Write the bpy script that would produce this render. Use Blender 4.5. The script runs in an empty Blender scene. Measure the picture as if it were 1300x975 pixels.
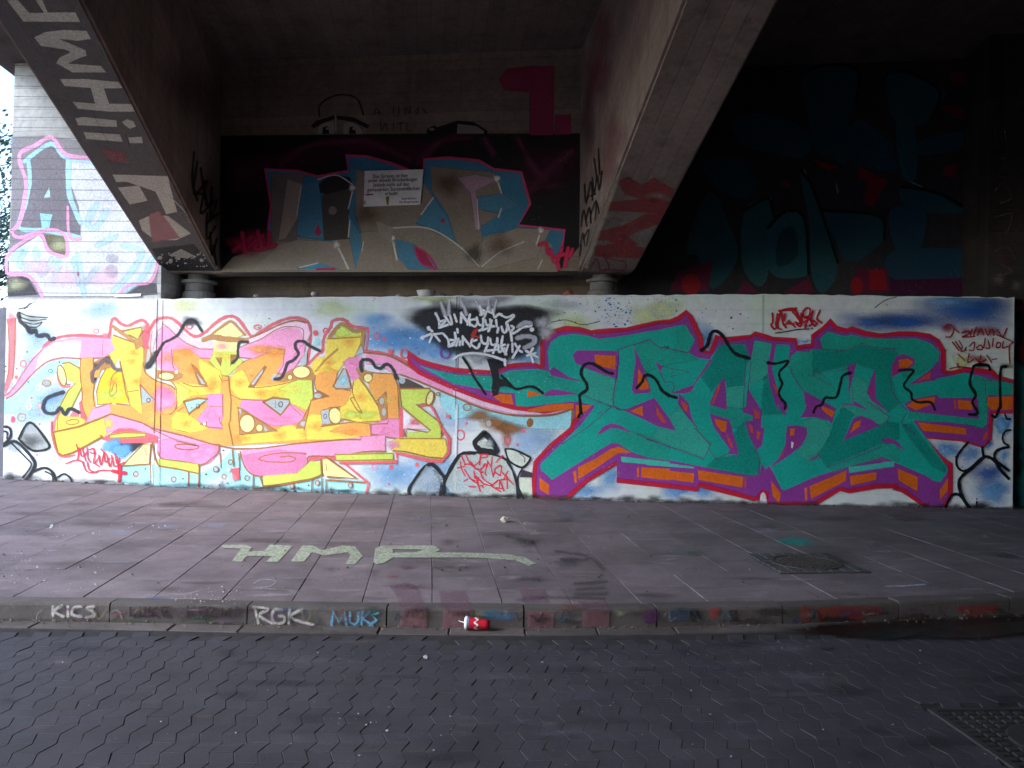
import bpy, bmesh, math, random
from mathutils import Vector, Matrix
from mathutils.geometry import tessellate_polygon
random.seed(7)
SC = bpy.context.scene
COL = SC.collection

# ------------------------------------------------------------------ camera
F, CX, CY = 1080.0, 650.0, 487.5           # photograph 1300 x 975
CAM = Vector((0, 0, 1.65))
PITCH, ROLL = math.atan(9.5 / F), 0.0125
_fw = Vector((0, math.cos(PITCH), math.sin(PITCH)))
_r0 = Vector((1, 0, 0)); _u0 = _r0.cross(_fw)
_rt = _r0 * math.cos(ROLL) + _u0 * math.sin(ROLL)
_up = _u0 * math.cos(ROLL) - _r0 * math.sin(ROLL)
cd = bpy.data.cameras.new('camera'); cam = bpy.data.objects.new('camera', cd); COL.objects.link(cam)
cd.sensor_width = 36; cd.lens = 36 * F / 1300; cd.clip_start = .05; cd.clip_end = 2000
cam.matrix_world = Matrix(((_rt.x, _up.x, -_fw.x, CAM.x), (_rt.y, _up.y, -_fw.y, CAM.y), (_rt.z, _up.z, -_fw.z, CAM.z), (0, 0, 0, 1)))
SC.camera = cam

# ------------------------------------------------------------------ light
SUN_EL, SUN_AZ = math.radians(38), math.radians(-118)     # azimuth from +Y (into the picture), clockwise
wd = bpy.data.worlds.new('World'); SC.world = wd; wd.use_nodes = True
nt = wd.node_tree; bg = nt.nodes['Background']
sky = nt.nodes.new('ShaderNodeTexSky'); sky.sky_type = 'NISHITA'; sky.sun_disc = False
sky.sun_elevation = SUN_EL; sky.sun_rotation = SUN_AZ; sky.air_density = 1.0; sky.dust_density = .6; sky.ozone_density = 2.5
nt.links.new(sky.outputs[0], bg.inputs[0]); bg.inputs[1].default_value = 0.15
sd = bpy.data.lights.new('sun', 'SUN'); sun = bpy.data.objects.new('sun', sd); COL.objects.link(sun)
sd.energy = 1.15; sd.angle = math.radians(30); sd.color = (1, .965, .95)
sdir = Vector((math.sin(SUN_AZ) * math.cos(SUN_EL), math.cos(SUN_AZ) * math.cos(SUN_EL), math.sin(SUN_EL)))
sun.rotation_euler = sdir.to_track_quat('Z', 'Y').to_euler(); sun.location = sdir * 60
vs = SC.view_settings
vs.view_transform = 'Standard'; vs.look = 'None'; vs.gamma = 1; vs.use_curve_mapping = False
vs.exposure = 2.05
SC.cycles.use_denoising = True
SC.cycles.max_bounces = 8; SC.cycles.diffuse_bounces = 5; SC.cycles.transparent_max_bounces = 24
SC.cycles.sample_clamp_indirect = 8

# ------------------------------------------------------------------ helpers
def ray(x, y):
    return (_fw + _rt * ((x - CX) / F) - _up * ((y - CY) / F)).normalized()
def hitp(x, y, o, n):
    d = ray(x, y)
    return CAM + d * ((o - CAM).dot(n) / d.dot(n))
def lin(h):
    h = h.lstrip('#')
    return tuple(((c / 12.92) if c <= .04045 else ((c + .055) / 1.055) ** 2.4) for c in (int(h[i:i + 2], 16) / 255 for i in (0, 2, 4)))
def wloc(o):
    v = Vector((0, 0, 0))
    while o is not None: v += o.location; o = o.parent
    return v
def mesh(name, verts, faces, mat, parent=None, smooth=False, colors=None):
    base = wloc(parent)
    if parent is None or not verts: org = Vector((0, 0, 0))
    else: org = Vector((0, 0, 0))
    me = bpy.data.meshes.new(name)
    me.from_pydata([tuple(Vector(v) - base - org) for v in verts], [], faces); me.update()
    if smooth: me.polygons.foreach_set('use_smooth', [True] * len(me.polygons))
    if colors is not None:
        a = me.attributes.new('Col', 'FLOAT_COLOR', 'POINT')
        a.data.foreach_set('color', [c for q in colors for c in q])
    o = bpy.data.objects.new(name, me); COL.objects.link(o)
    if mat is not None: me.materials.append(mat)
    o.parent = parent; o.location = org
    return o
def thing(name, loc, label, cat, group=None):
    o = bpy.data.objects.new(name, None); COL.objects.link(o); o.location = loc; o.empty_display_size = .2
    o['label'] = label; o['category'] = cat
    if group: o['group'] = group
    return o
def tag(o, label, cat, group=None):
    o['label'] = label; o['category'] = cat
    if group: o['group'] = group
    return o
def struct(o): o['kind'] = 'structure'; return o
class MB:
    def __init__(s): s.v = []; s.f = []
    def add(s, v, f):
        b = len(s.v); s.v += [Vector(q) for q in v]; s.f += [tuple(i + b for i in q) for q in f]
    def prism(s, ring, off):                      # ring of points extruded by a vector
        n = len(ring); off = Vector(off)
        v = [Vector(p) for p in ring] + [Vector(p) + off for p in ring]
        s.add(v, [tuple(range(n - 1, -1, -1)), tuple(range(n, 2 * n))] + [(i, (i + 1) % n, n + (i + 1) % n, n + i) for i in range(n)])
    def box(s, c, sx, sy, sz, rz=0):
        c = Vector(c); m = Matrix.Rotation(rz, 3, 'Z')
        r = [c + m @ Vector((x * sx / 2, y * sy / 2, -sz / 2)) for x, y in ((-1, -1), (1, -1), (1, 1), (-1, 1))]
        s.prism(r, (0, 0, sz))
    def lathe(s, prof, c, seg=20, mat=None):
        c = Vector(c); vs_ = []; k = len(prof)
        for i in range(seg):
            a = 2 * math.pi * i / seg
            for r, z in prof:
                p = Vector((r * math.cos(a), r * math.sin(a), z))
                if mat: p = mat @ p
                vs_.append(c + p)
        fs = [(i * k + j, ((i + 1) % seg) * k + j, ((i + 1) % seg) * k + j + 1, i * k + j + 1) for i in range(seg) for j in range(k - 1)]
        s.add(vs_, fs)
    def tube(s, pts, rad, seg=8):
        pts = [Vector(p) for p in pts]; n = len(pts); vv = []
        for i, p in enumerate(pts):
            t = (pts[min(i + 1, n - 1)] - pts[max(i - 1, 0)]).normalized()
            a = t.orthogonal().normalized(); b = t.cross(a)
            r = rad[i] if isinstance(rad, (list, tuple)) else rad
            vv += [p + (a * math.cos(q) + b * math.sin(q)) * r for q in (2 * math.pi * k / seg for k in range(seg))]
        ff = [(i * seg + k, i * seg + (k + 1) % seg, (i + 1) * seg + (k + 1) % seg, (i + 1) * seg + k) for i in range(n - 1) for k in range(seg)]
        ff += [tuple(range(seg - 1, -1, -1)), tuple((n - 1) * seg + k for k in range(seg))]
        s.add(vv, ff)
    def build(s, name, mat, parent=None, smooth=False):
        return mesh(name, s.v, s.f, mat, parent, smooth)

# ------------------------------------------------------------------ materials
class N:
    def __init__(s, name, rough=.7, spec=.3):
        s.m = bpy.data.materials.new(name); s.m.use_nodes = True; s.t = s.m.node_tree
        s.b = s.t.nodes['Principled BSDF']; s.b.inputs['Roughness'].default_value = rough
        s.b.inputs['Specular IOR Level'].default_value = spec
        s.tc = s.t.nodes.new('ShaderNodeNewGeometry').outputs['Position']
    def n(s, t, **k):
        q = s.t.nodes.new('ShaderNode' + t)
        for a, b in k.items(): setattr(q, a, b)
        return q
    def l(s, a, b): s.t.links.new(a, b)
    def noise(s, scale, detail=4, rough=.6, vec=None, stretch=None):
        v = vec or s.tc
        if stretch:
            mp = s.n('Mapping'); mp.inputs['Scale'].default_value = stretch; s.l(v, mp.inputs[0]); v = mp.outputs[0]
        q = s.n('TexNoise'); q.inputs['Scale'].default_value = scale; q.inputs['Detail'].default_value = detail; q.inputs['Roughness'].default_value = rough
        s.l(v, q.inputs['Vector']); return q.outputs[0]
    def ramp(s, fac, stops):
        q = s.n('ValToRGB'); e = q.color_ramp.elements
        while len(e) < len(stops): e.new(.5)
        for i, (p, c) in enumerate(stops): e[i].position = p; e[i].color = (*c, 1) if len(c) == 3 else c
        s.l(fac, q.inputs[0]); return q.outputs[0]
    def mix(s, a, b, fac, mode='MIX'):
        q = s.n('Mix', data_type='RGBA', blend_type=mode)
        for i, v in ((6, a), (7, b), (0, fac)):
            if isinstance(v, (int, float)): q.inputs[i].default_value = v
            elif isinstance(v, tuple): q.inputs[i].default_value = (*v, 1)
            else: s.l(v, q.inputs[i])
        return q.outputs[2]
    def bump(s, h, strength, dist):
        q = s.n('Bump'); q.inputs['Strength'].default_value = strength; q.inputs['Distance'].default_value = dist
        s.l(h, q.inputs['Height']); s.l(q.outputs[0], s.b.inputs['Normal'])
    def col(s, c): s.l(c, s.b.inputs['Base Color'])
g3 = lambda v: (v, v, v)
def mat_paint(name='spray_paint', wear=.0, chip=.735, rough=.6):
    M = N(name, rough, .3)
    at = M.n('Attribute', attribute_name='Col')
    c = at.outputs['Color']
    c = M.mix(c, M.ramp(M.noise(1.7, 5), [(.25, g3(.82)), (.75, g3(1.12))]), 1.0, 'MULTIPLY')
    c = M.mix(c, M.ramp(M.noise(38, 3, .7), [(.3, g3(.80)), (.7, g3(1.14))]), 1.0, 'MULTIPLY')
    v = M.n('TexVoronoi'); v.inputs['Scale'].default_value = 30; M.l(M.tc, v.inputs['Vector'])
    sp = M.ramp(v.outputs['Distance'], [(.10, g3(1)), (.16, g3(0))])
    sel = M.ramp(M.noise(2.2, 3), [(.56, g3(0)), (.70, g3(.55))])
    c = M.mix(c, (.75, .8, .78), M.mix(sp, sel, 1.0, 'MULTIPLY'))
    M.col(c); M.bump(M.noise(70, 4, .7), .5, .004)
    tr = M.n('BsdfTransparent'); mx = M.n('MixShader')
    # spray edge: alpha broken up by fine grain
    g = M.noise(90, 2, .8)
    ad = M.n('Math', operation='MULTIPLY_ADD'); M.l(g, ad.inputs[0]); ad.inputs[1].default_value = .7; ad.inputs[2].default_value = -.35
    al = at.outputs['Alpha']
    # only in partly covered areas
    inv = M.n('Math', operation='SUBTRACT'); inv.inputs[0].default_value = 1; M.l(al, inv.inputs[1])
    pr = M.n('Math', operation='MULTIPLY'); M.l(inv.outputs[0], pr.inputs[0]); M.l(al, pr.inputs[1])
    p4 = M.n('Math', operation='MULTIPLY'); M.l(pr.outputs[0], p4.inputs[0]); p4.inputs[1].default_value = 4
    mu = M.n('Math', operation='MULTIPLY_ADD', use_clamp=True); M.l(ad.outputs[0], mu.inputs[0]); M.l(p4.outputs[0], mu.inputs[1]); M.l(al, mu.inputs[2])
    ch = M.ramp(M.noise(16, 6, .72), [(chip - .012, g3(1)), (chip + .012, g3(.15))])
    fa = M.n('Math', operation='MULTIPLY'); M.l(mu.outputs[0], fa.inputs[0]); M.l(ch, fa.inputs[1]); fo = fa.outputs[0]
    if wear:
        wr = M.ramp(M.noise(34, 6, .8), [(.40, g3(1 - wear)), (.60, g3(1))])
        fb = M.n('Math', operation='MULTIPLY'); M.l(fo, fb.inputs[0]); M.l(wr, fb.inputs[1]); fo = fb.outputs[0]
    M.l(fo, mx.inputs[0]); M.l(tr.outputs[0], mx.inputs[1]); M.l(M.b.outputs[0], mx.inputs[2])
    M.l(mx.outputs[0], M.t.nodes['Material Output'].inputs[0])
    return M.m
def mat_wall():
    M = N('white_wall_paint', .75, .2)
    c = M.ramp(M.noise(.8, 4), [(.3, lin('#e9efe6')), (.5, lin('#e6e6ea')), (.62, lin('#dfe9dc')), (.75, lin('#e2e4cf'))])
    c = M.mix(c, M.ramp(M.noise(9, 5, .7), [(.3, g3(.88)), (.7, g3(1.05))]), 1.0, 'MULTIPLY')
    pit = M.ramp(M.noise(26, 2, .5), [(.27, g3(1)), (.31, g3(0))])
    c = M.mix(c, (.16, .16, .17), M.mix(pit, M.ramp(M.noise(1.1, 2), [(.5, g3(0)), (.7, g3(1))]), 1.0, 'MULTIPLY'))
    ln = M.n('TexWave', wave_type='BANDS', bands_direction='Z'); ln.inputs['Scale'].default_value = 1.7; ln.inputs['Distortion'].default_value = .25
    ln.inputs['Detail'].default_value = 2; M.l(M.tc, ln.inputs['Vector'])
    lr = M.ramp(ln.outputs[1], [(0, g3(.86)), (.04, g3(1))])
    c = M.mix(c, lr, .6, 'MULTIPLY')
    M.col(c); M.bump(M.noise(60, 5, .7), .5, .005); return M.m
def mat_concrete(name, a, b, board=True, stain=.5, rough=.85, lines=(0, 0, 1), scale=1.35):
    M = N(name, rough, .2)
    c = M.ramp(M.noise(1.3, 6, .65), [(.28, a), (.72, b)])
    c = M.mix(c, M.ramp(M.noise(14, 5, .7), [(.3, g3(.78)), (.7, g3(1.12))]), 1.0, 'MULTIPLY')
    if stain: c = M.mix(c, tuple(q * .45 for q in a), M.ramp(M.noise(1.1, 5, .7, stretch=(2.5, 2.5, .3)), [(.52, g3(0)), (.75, g3(stain))]))
    h = M.noise(35, 5, .7)
    if board:
        sp = M.n('VectorMath', operation='DOT_PRODUCT'); M.l(M.tc, sp.inputs[0]); sp.inputs[1].default_value = lines
        ad = M.n('Math', operation='MULTIPLY_ADD'); M.l(M.noise(1.5, 2), ad.inputs[0]); ad.inputs[1].default_value = .03; M.l(sp.outputs['Value'], ad.inputs[2])
        ml = M.n('Math', operation='MULTIPLY'); M.l(ad.outputs[0], ml.inputs[0]); ml.inputs[1].default_value = scale * 5
        fr = M.n('Math', operation='FRACT'); M.l(ml.outputs[0], fr.inputs[0])
        r = M.ramp(fr.outputs[0], [(0, g3(.3)), (.06, g3(1)), (.96, g3(1)), (1, g3(.3))])
        fl = M.n('Math', operation='FLOOR'); M.l(ml.outputs[0], fl.inputs[0])
        wn = M.n('TexWhiteNoise', noise_dimensions='1D'); M.l(fl.outputs[0], wn.inputs['W'])
        c = M.mix(c, M.ramp(wn.outputs['Value'], [(0, g3(.88)), (1, g3(1.08))]), 1.0, 'MULTIPLY')
        c = M.mix(c, r, .45, 'MULTIPLY')
        h = M.mix(h, r, .5, 'MIX')
    M.col(c); M.bump(h, .5, .008); return M.m
def mat_simple(name, col, rough=.6, var=.15, scale=12, spec=.3, bump=0):
    M = N(name, rough, spec)
    M.col(M.mix(col, M.ramp(M.noise(scale, 4), [(.3, g3(1 - var)), (.7, g3(1 + var))]), 1.0, 'MULTIPLY'))
    if bump: M.bump(M.noise(scale * 5, 4), .5, bump)
    return M.m
def mat_stone(name, a, b, dirt, rough=.8, rnd=.18, spec=.35, rough_lo=None):
    M = N(name, rough, spec)
    oi = M.n('ObjectInfo')
    c = M.ramp(M.noise(2.2, 6, .65), [(.3, a), (.7, b)])
    c = M.mix(c, M.ramp(M.noise(60, 4, .75), [(.3, g3(.72)), (.7, g3(1.2))]), 1.0, 'MULTIPLY')
    c = M.mix(c, M.ramp(oi.outputs['Random'], [(0, g3(1 - rnd)), (1, g3(1 + rnd))]), 1.0, 'MULTIPLY')
    c = M.mix(c, dirt, M.ramp(M.noise(.9, 6, .7), [(.46, g3(0)), (.70, g3(.65))]))
    c = M.mix(c, tuple(q * 1.5 for q in b), M.ramp(M.noise(1.9, 5, .75, stretch=(1, 2.2, 1)), [(.58, g3(0)), (.74, g3(.5))]))
    sp = M.ramp(M.noise(45, 2, .5), [(.73, g3(0)), (.77, g3(1))])
    c = M.mix(c, (.5, .5, .48), M.mix(sp, M.ramp(M.noise(1.6, 3), [(.5, g3(0)), (.68, g3(.8))]), 1.0, 'MULTIPLY'))
    M.col(c)
    M.l(M.ramp(M.noise(1.4, 4), [(.3, g3(rough_lo or rough - .15)), (.7, g3(rough + .1))]), M.b.inputs['Roughness'])
    M.bump(M.noise(110, 4, .7), .45, .004); return M.m
PAINT = mat_paint()
WORN = mat_paint('worn_ground_paint', .55, .68)
WETF = mat_paint('wet_shade_film', 0, .9, .16)
HALF = mat_paint('weathered_paint', .35, .70)
WALL = mat_wall()
CONC = mat_concrete('brown_concrete', (.185, .133, .106), (.29, .22, .178))
CONCB = mat_concrete('beam_concrete', (.19, .143, .122), (.31, .244, .212), lines=(.966, .389, .957), scale=1.2, stain=.7)
CONCP = mat_concrete('pale_board_concrete', (.42, .42, .41), (.55, .55, .54), stain=.35, scale=1.25)
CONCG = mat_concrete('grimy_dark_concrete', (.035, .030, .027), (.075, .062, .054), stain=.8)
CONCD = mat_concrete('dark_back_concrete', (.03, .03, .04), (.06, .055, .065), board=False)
SOFF = mat_concrete('soffit_concrete', (.10, .076, .070), (.16, .122, .11), board=True, lines=(1, .1, 0), scale=1.1, stain=.7)
SLAB = mat_stone('pavement_slab_concrete', (.135, .110, .121), (.205, .170, .186), (.056, .044, .050), rnd=.13)
PAVER = mat_stone('road_paver_concrete', (.034, .0325, .040), (.050, .0475, .057), (.023, .0215, .028), rough=.78, rnd=.10)
KERB = mat_stone('kerb_granite', (.075, .066, .064), (.115, .10, .097), (.035, .032, .030))
JOINTP = mat_simple('pavement_joint_dirt', (.05, .042, .046), .95, .4, 9)
JOINT = mat_simple('joint_sand', (.028, .026, .026), .95, .4, 12)
GROUND = mat_simple('far_ground', (.12, .115, .11), .9, .25, .6)
# ------------------------------------------------------------------ key planes
Z = Vector((0, 0, 1))
KERB_H = .13
SLOPE = .02
KY = 5.9
PN = Vector((0, -SLOPE, 1)).normalized()          # pavement plane rises 2 % towards the wall
PO = Vector((0, KY, KERB_H))
def on_road(x, y): return hitp(x, y, Vector((0, 0, 0)), Z)
DIP = []                                          # the paving sags a little along the wall: (x, depth) at the wall foot
def dip(x, y):
    t = min(max((y - KY) / 5.5, 0), 1.15)
    for (a, da), (b, db) in zip(DIP[:-1], DIP[1:]):
        if a <= x <= b: return t * (da + (db - da) * (x - a) / (b - a))
    return 0
def pz(x, y): return KERB_H + SLOPE * (y - KY) - dip(x, y)
def on_pave(x, y):
    p = hitp(x, y, PO, PN)
    for _ in range(6): p = hitp(x, y, PO - Vector((0, 0, dip(p.x, p.y))), PN)
    return p
WL, WR = on_pave(3, 608), on_pave(1286, 646)
wdir = (WR - WL); wdir.z = 0; wdir.normalize()
wn = Vector((wdir.y, -wdir.x, 0))                 # wall normal, towards the camera
if wn.y > 0: wn = -wn
def on_wall(x, y, back=0): return hitp(x, y, WL - wn * back, wn)
DIP = [(WL.x, 0)] + [(q.x, max(0, pz(q.x, q.y) - q.z) / min((q.y - KY) / 5.5, 1.15)) for q in (on_wall(x_, y_) for x_, y_ in ((195, 617), (380, 624.5), (579, 630.5), (770, 636), (964, 640)))] + [(WR.x, 0)]
print('DIP', DIP)
BD = .28                                          # cross beam set back behind the wall face
BB = 1.15                                         # back wall behind the bearing shelf
PB = .06                                          # pillar set back
ZC = on_wall(292, 78, BD).z                       # underside of the deck
sof = ray(535, 825)                               # direction of the sloping beam edges
bdir = Vector((sof.x, sof.y, 0)).normalized()     # bridge axis, away from the camera
bside = Vector((bdir.y, -bdir.x, 0))              # to the right
print('WALL', WL, WR, 'ZC', ZC, 'top', on_wall(650, 375).z)

# ------------------------------------------------------------------ ground
g = MB(); g.add([(-400, -400, -.08), (400, -400, -.08), (400, 400, -.08), (-400, 400, -.08)], [(0, 1, 2, 3)])
struct(g.build('ground', GROUND))

# kerb line: front foot of the kerb face, traced on the road plane
kpx = [(-860, 782), (-640, 783.5), (-420, 785.5), (-220, 787), (-35, 788), (138, 790), (313, 794), (490, 796.6), (665, 798), (834, 797), (994, 793.5), (1142, 787.5), (1283, 782), (1430, 776), (1590, 770), (1760, 763), (1950, 755)]
KL = [on_road(*p) for p in kpx]
def kperp(i):
    t = (KL[min(i + 1, len(KL) - 1)] - KL[max(i - 1, 0)]); t.z = 0; t.normalize()
    return Vector((-t.y, t.x, 0))
KW = .15                                          # kerb top width
GW = .17                                          # gutter stone width
KBACK = [KL[i] + kperp(i) * KW for i in range(len(KL))]
KFRONT = [KL[i] - kperp(i) * GW for i in range(len(KL))]

# road base + pavers
road = MB()
r0, r1 = -26, 26
rd = [KL[0] + Vector((-14, .4, 0))] + KL + [KL[-1] + Vector((14, 2.2, 0))]
road.add([Vector((p.x, p.y + .1, -.0058)) for p in rd] + [(30, -6, -.0058), (-30, -6, -.0058)], [tuple(range(len(rd) + 2))[::-1]])
road = struct(road.build('road', JOINT))
def stone_mesh(name, ring, depth, bev, mat, up=Z):
    """flat stone: ring of points (counter clockwise), chamfered top edge"""
    n = len(ring); c = sum(ring, Vector()) / n
    top = [p + (c - p).normalized() * bev * 1.2 for p in ring]
    v = [p for p in top] + [p - up * bev for p in ring] + [p - up * depth for p in ring]
    f = [tuple(range(n))] + [(n + i, n + (i + 1) % n, (i + 1) % n, i) for i in range(n)] + [(2 * n + i, 2 * n + (i + 1) % n, n + (i + 1) % n, n + i) for i in range(n)]
    return v, f
PW, PL, PA, GAP = .1080, .216, .016, .0016
ring = [Vector((-PW / 2 + GAP / 2 + PA, -PL / 2 + GAP / 2, 0)), Vector((PW / 2 - GAP / 2 + PA, -PL / 2 + GAP / 2, 0)), Vector((PW / 2 - GAP / 2 - PA, 0, 0)),
        Vector((PW / 2 - GAP / 2 + PA, PL / 2 - GAP / 2, 0)), Vector((-PW / 2 + GAP / 2 + PA, PL / 2 - GAP / 2, 0)), Vector((-PW / 2 + GAP / 2 - PA, 0, 0))]
pv, pf = stone_mesh('paver', ring, .05, .0024, PAVER)
PVS = [pv, [Vector((-p.x, p.y, p.z)) for p in pv]]; PFS = [pf, [f[::-1] for f in pf]]
PME = []
for k_ in (0, 1):
    pme = bpy.data.meshes.new('paver'); pme.from_pydata([tuple(p) for p in PVS[k_]], [], PFS[k_]); pme.materials.append(PAVER); PME.append(pme)
PANG = math.radians(3.0)
prot = Matrix.Rotation(PANG, 3, 'Z')
def kfront_y(x):
    for a, b in zip(KFRONT[:-1], KFRONT[1:]):
        if a.x <= x <= b.x: return a.y + (b.y - a.y) * (x - a.x) / (b.x - a.x)
    return (KFRONT[0] if x < 0 else KFRONT[-1]).y
MANC = Vector((0, 0, 0))
cand = []
for i in range(-85, 86):
    for j in range(-22, 44):
        p = prot @ Vector((i * PW, (j + .5 * (i % 2)) * PL, 0))
        p = p + Vector((0, 2.2, 0))
        if abs(p.x) > 7.5 or p.y < .2: continue
        if p.y + PL * .55 > kfront_y(p.x) - .01: continue
        d = p - CAM; u = d.dot(_rt) / d.dot(_fw) if d.dot(_fw) > .3 else 9; v = d.dot(_up) / d.dot(_fw) if d.dot(_fw) > .3 else 9
        px, py = CX + u * F, CY - v * F
        vis = 0 <= px <= 1300 and py <= 985 and d.dot(_fw) > .3
        cand.append((not vis, p.length, p, i % 2))
# road drain cover lies in the pavers at the right: leave its bed free
DRC = [on_road(*q) for q in ((1186, 904), (1345, 904), (1500, 1015), (1292, 1015))]
dc = sum(DRC, Vector()) / 4
dx_, dy_ = .40, .40
drot = PANG
def in_drain(p):
    q = Matrix.Rotation(-drot, 3, 'Z') @ (p - DRAIN)
    return abs(q.x) < dx_ + .04 and abs(q.y) < dy_ + .08
DRAIN = on_road(1184, 903) + Matrix.Rotation(PANG, 3, 'Z') @ Vector((.40, -.40, 0))
cand = [c for c in cand if not in_drain(c[2])]
cand.sort(key=lambda t: (t[0], t[1]))
rest = MB()
for k, (nv, _, p, odd) in enumerate(cand):
    tilt = Matrix.Rotation(random.gauss(0, .004), 3, 'X') @ Matrix.Rotation(random.gauss(0, .0055), 3, 'Y') @ Matrix.Rotation(PANG + random.gauss(0, .010), 3, 'Z')
    dz = random.gauss(0, .0009) + .004 * math.sin(p.x * 1.3 + 1) * math.sin(p.y * 1.1)
    if k < 300:
        o = bpy.data.objects.new('paver', PME[odd]); COL.objects.link(o); o.parent = road
        o.matrix_local = Matrix.Translation(p + Vector((0, 0, dz))) @ tilt.to_4x4()
    else:
        rest.add([tilt @ q + p + Vector((0, 0, dz)) for q in PVS[odd]], PFS[odd])
rest.build('paver_field', PAVER, road)['kind'] = 'stuff'

# ------------------------------------------------------------------ kerb and gutter
kerb = bpy.data.objects.new('kerb', None); COL.objects.link(kerb); kerb.location = (0, KY, 0); struct(kerb)
gut = bpy.data.objects.new('gutter', None); COL.objects.link(gut); gut.location = (0, KY, 0); struct(gut)
KSTONES = []
for i in range(len(KL) - 1):
    a, b = KL[i], KL[i + 1]; A, B = KBACK[i], KBACK[i + 1]
    t = (b - a).normalized(); e = t * random.uniform(.004, .007)
    zt = KERB_H + .003 + random.gauss(0, .003)
    lean = (A - a).normalized() * .012
    prof = lambda p, q: [p - Z * .1, p + Z * (zt - .022) + lean, p + Z * (zt - .006) + lean + (q - p).normalized() * .006, p + Z * zt + lean + (q - p).normalized() * .022, q + Z * (zt + .002), q - Z * .1]
    r1_, r2_ = prof(a + e, A + e), prof(b - e, B - e)
    n = len(r1_)
    m = MB(); m.add(r1_ + r2_, [tuple(range(n)), tuple(range(2 * n - 1, n - 1, -1))] + [(i_, n + i_, n + (i_ + 1) % n, (i_ + 1) % n) for i_ in range(n)])
    m.build('kerb_stone', KERB, kerb)
# gutter stones, shorter, staggered
def poly_at(L, s):
    acc = 0
    for a, b in zip(L[:-1], L[1:]):
        l = (b - a).length
        if s <= acc + l: return a + (b - a) * ((s - acc) / l)
        acc += l
    return L[-1]
tot = sum((b - a).length for a, b in zip(KL[:-1], KL[1:])); s = .3
while s < tot - .6:
    L_ = random.choice((.48, .52, .5, .95, .55)); s2 = min(s + L_, tot)
    q = [poly_at(KFRONT, s + .004), poly_at(KFRONT, s2 - .004), poly_at(KL, s2 - .004), poly_at(KL, s + .004)]
    dz = min(random.gauss(.005, .002), .008)
    q[0] += (q[3] - q[0]) * .05; q[1] += (q[2] - q[1]) * .05
    v, f = stone_mesh('g', [p + Z * dz for p in q], .07, .006, KERB)
    mesh('gutter_stone', v, f, KERB, gut)
    s = s2

# ------------------------------------------------------------------ pavement slabs
pbase = MB()
wl_far, wr_far = WL - wdir * 14 - wn * .5, WR + wdir * 14 - wn * .5
ring = [Vector((p.x, p.y, pz(p.x, p.y) - .05)) for p in KBACK] + [Vector((wr_far.x, wr_far.y, pz(0, wr_far.y) - .1)), Vector((wl_far.x, wl_far.y, pz(0, wl_far.y) - .1))]
pbase.add(ring, [tuple(range(len(ring)))])
def clip(poly, o, n):
    out = []
    for i in range(len(poly)):
        a, b = poly[i], poly[(i + 1) % len(poly)]
        da, db = (a - o).dot(n), (b - o).dot(n)
        if da >= 0: out.append(a)
        if (da >= 0) != (db >= 0): out.append(a + (b - a) * (da / (da - db)))
    return out
SW, SLN = .50, .78
sl_o = on_pave(549, 764); sl_o.z = 0
sd_ = ray(545, 476); sd_ = Vector((sd_.x, sd_.y, 0)).normalized(); sr_ = Vector((sd_.y, -sd_.x, 0))
rows = []
MANH = [on_pave(*q) for q in ((946, 701), (1050, 700), (1110, 729), (992, 733))]
mc = sum(MANH, Vector()) / 4; mc.z = 0
count = 0
slabs = []
for i in range(-32, 34):
    for j in range(-2, 10):
        c = sl_o + sr_ * ((i + .5) * SW) + sd_ * ((j + .5 * (i % 2)) * SLN)
        gq = .0022
        x0, y0 = c + sr_ * (-SW / 2 + gq), 0
        q = [c + sr_ * (sx * (SW / 2 - gq)) + sd_ * (gq if sy < 0 else SLN - gq) for sx, sy in ((-1, -1), (1, -1), (1, 1), (-1, 1))]
        q = clip(q, WL - wn * .25, wn)
        for k in range(len(KBACK) - 1):
            if not q: break
            a, b = KBACK[k], KBACK[k + 1]
            cx = sum(p.x for p in q) / len(q)
            if a.x - .6 <= cx <= b.x + .6:
                nn = Vector((-(b - a).y, (b - a).x, 0)).normalized()
                q = clip(q, a + nn * .004, nn)
        if len(q) < 3: continue
        cc = sum(q, Vector()) / len(q)
        if cc.x < KBACK[0].x or cc.x > KBACK[-1].x: continue
        lc = Matrix(((sr_.x, sr_.y), (sd_.x, sd_.y)))
        dm = cc - mc
        if abs(dm.dot(sr_)) < .43 and abs(dm.dot(sd_)) < .43 + .2: pass
        d = cc - CAM; px = CX + F * d.dot(_rt) / d.dot(_fw)
        slabs.append((not (-60 < px < 1360), cc.length, q, cc))
slabs.sort(key=lambda t: (t[0], t[1]))
for _, _, q, cc in slabs:                         # dirt bed showing in the joints
    e = [cc + (p - cc) * 1.03 for p in q]; e = [Vector((p.x, p.y, pz(p.x, p.y) - .008)) for p in e]
    if sum(a.x * b.y - b.x * a.y for a, b in zip(e, e[1:] + e[:1])) < 0: e.reverse()
    pbase.add(e, [tuple(range(len(e)))])
pave = struct(pbase.build('pavement', JOINTP))
rest = MB(); print('slabs', len(slabs), 'in view', sum(not s_[0] for s_ in slabs), 'pavers', len(cand), sum(not c[0] for c in cand))
for k, (_, _, q, cc) in enumerate(slabs):
    dz = random.gauss(0, .0018); tx, ty = random.gauss(0, .003), random.gauss(0, .002)
    pts = [Vector((p.x, p.y, pz(p.x, p.y) + dz + tx * (p.x - cc.x) + ty * (p.y - cc.y))) for p in q]
    # counter clockwise
    ar = sum(a.x * b.y - b.x * a.y for a, b in zip(pts, pts[1:] + pts[:1]))
    if ar < 0: pts.reverse()
    v, f = stone_mesh('slab', pts, .05, .004, SLAB)
    if k < 300: mesh('paving_slab', v, f, SLAB, pave)
    else: rest.add(v, f)
if rest.v: rest.build('paving_field', SLAB, pave)['kind'] = 'stuff'

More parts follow.
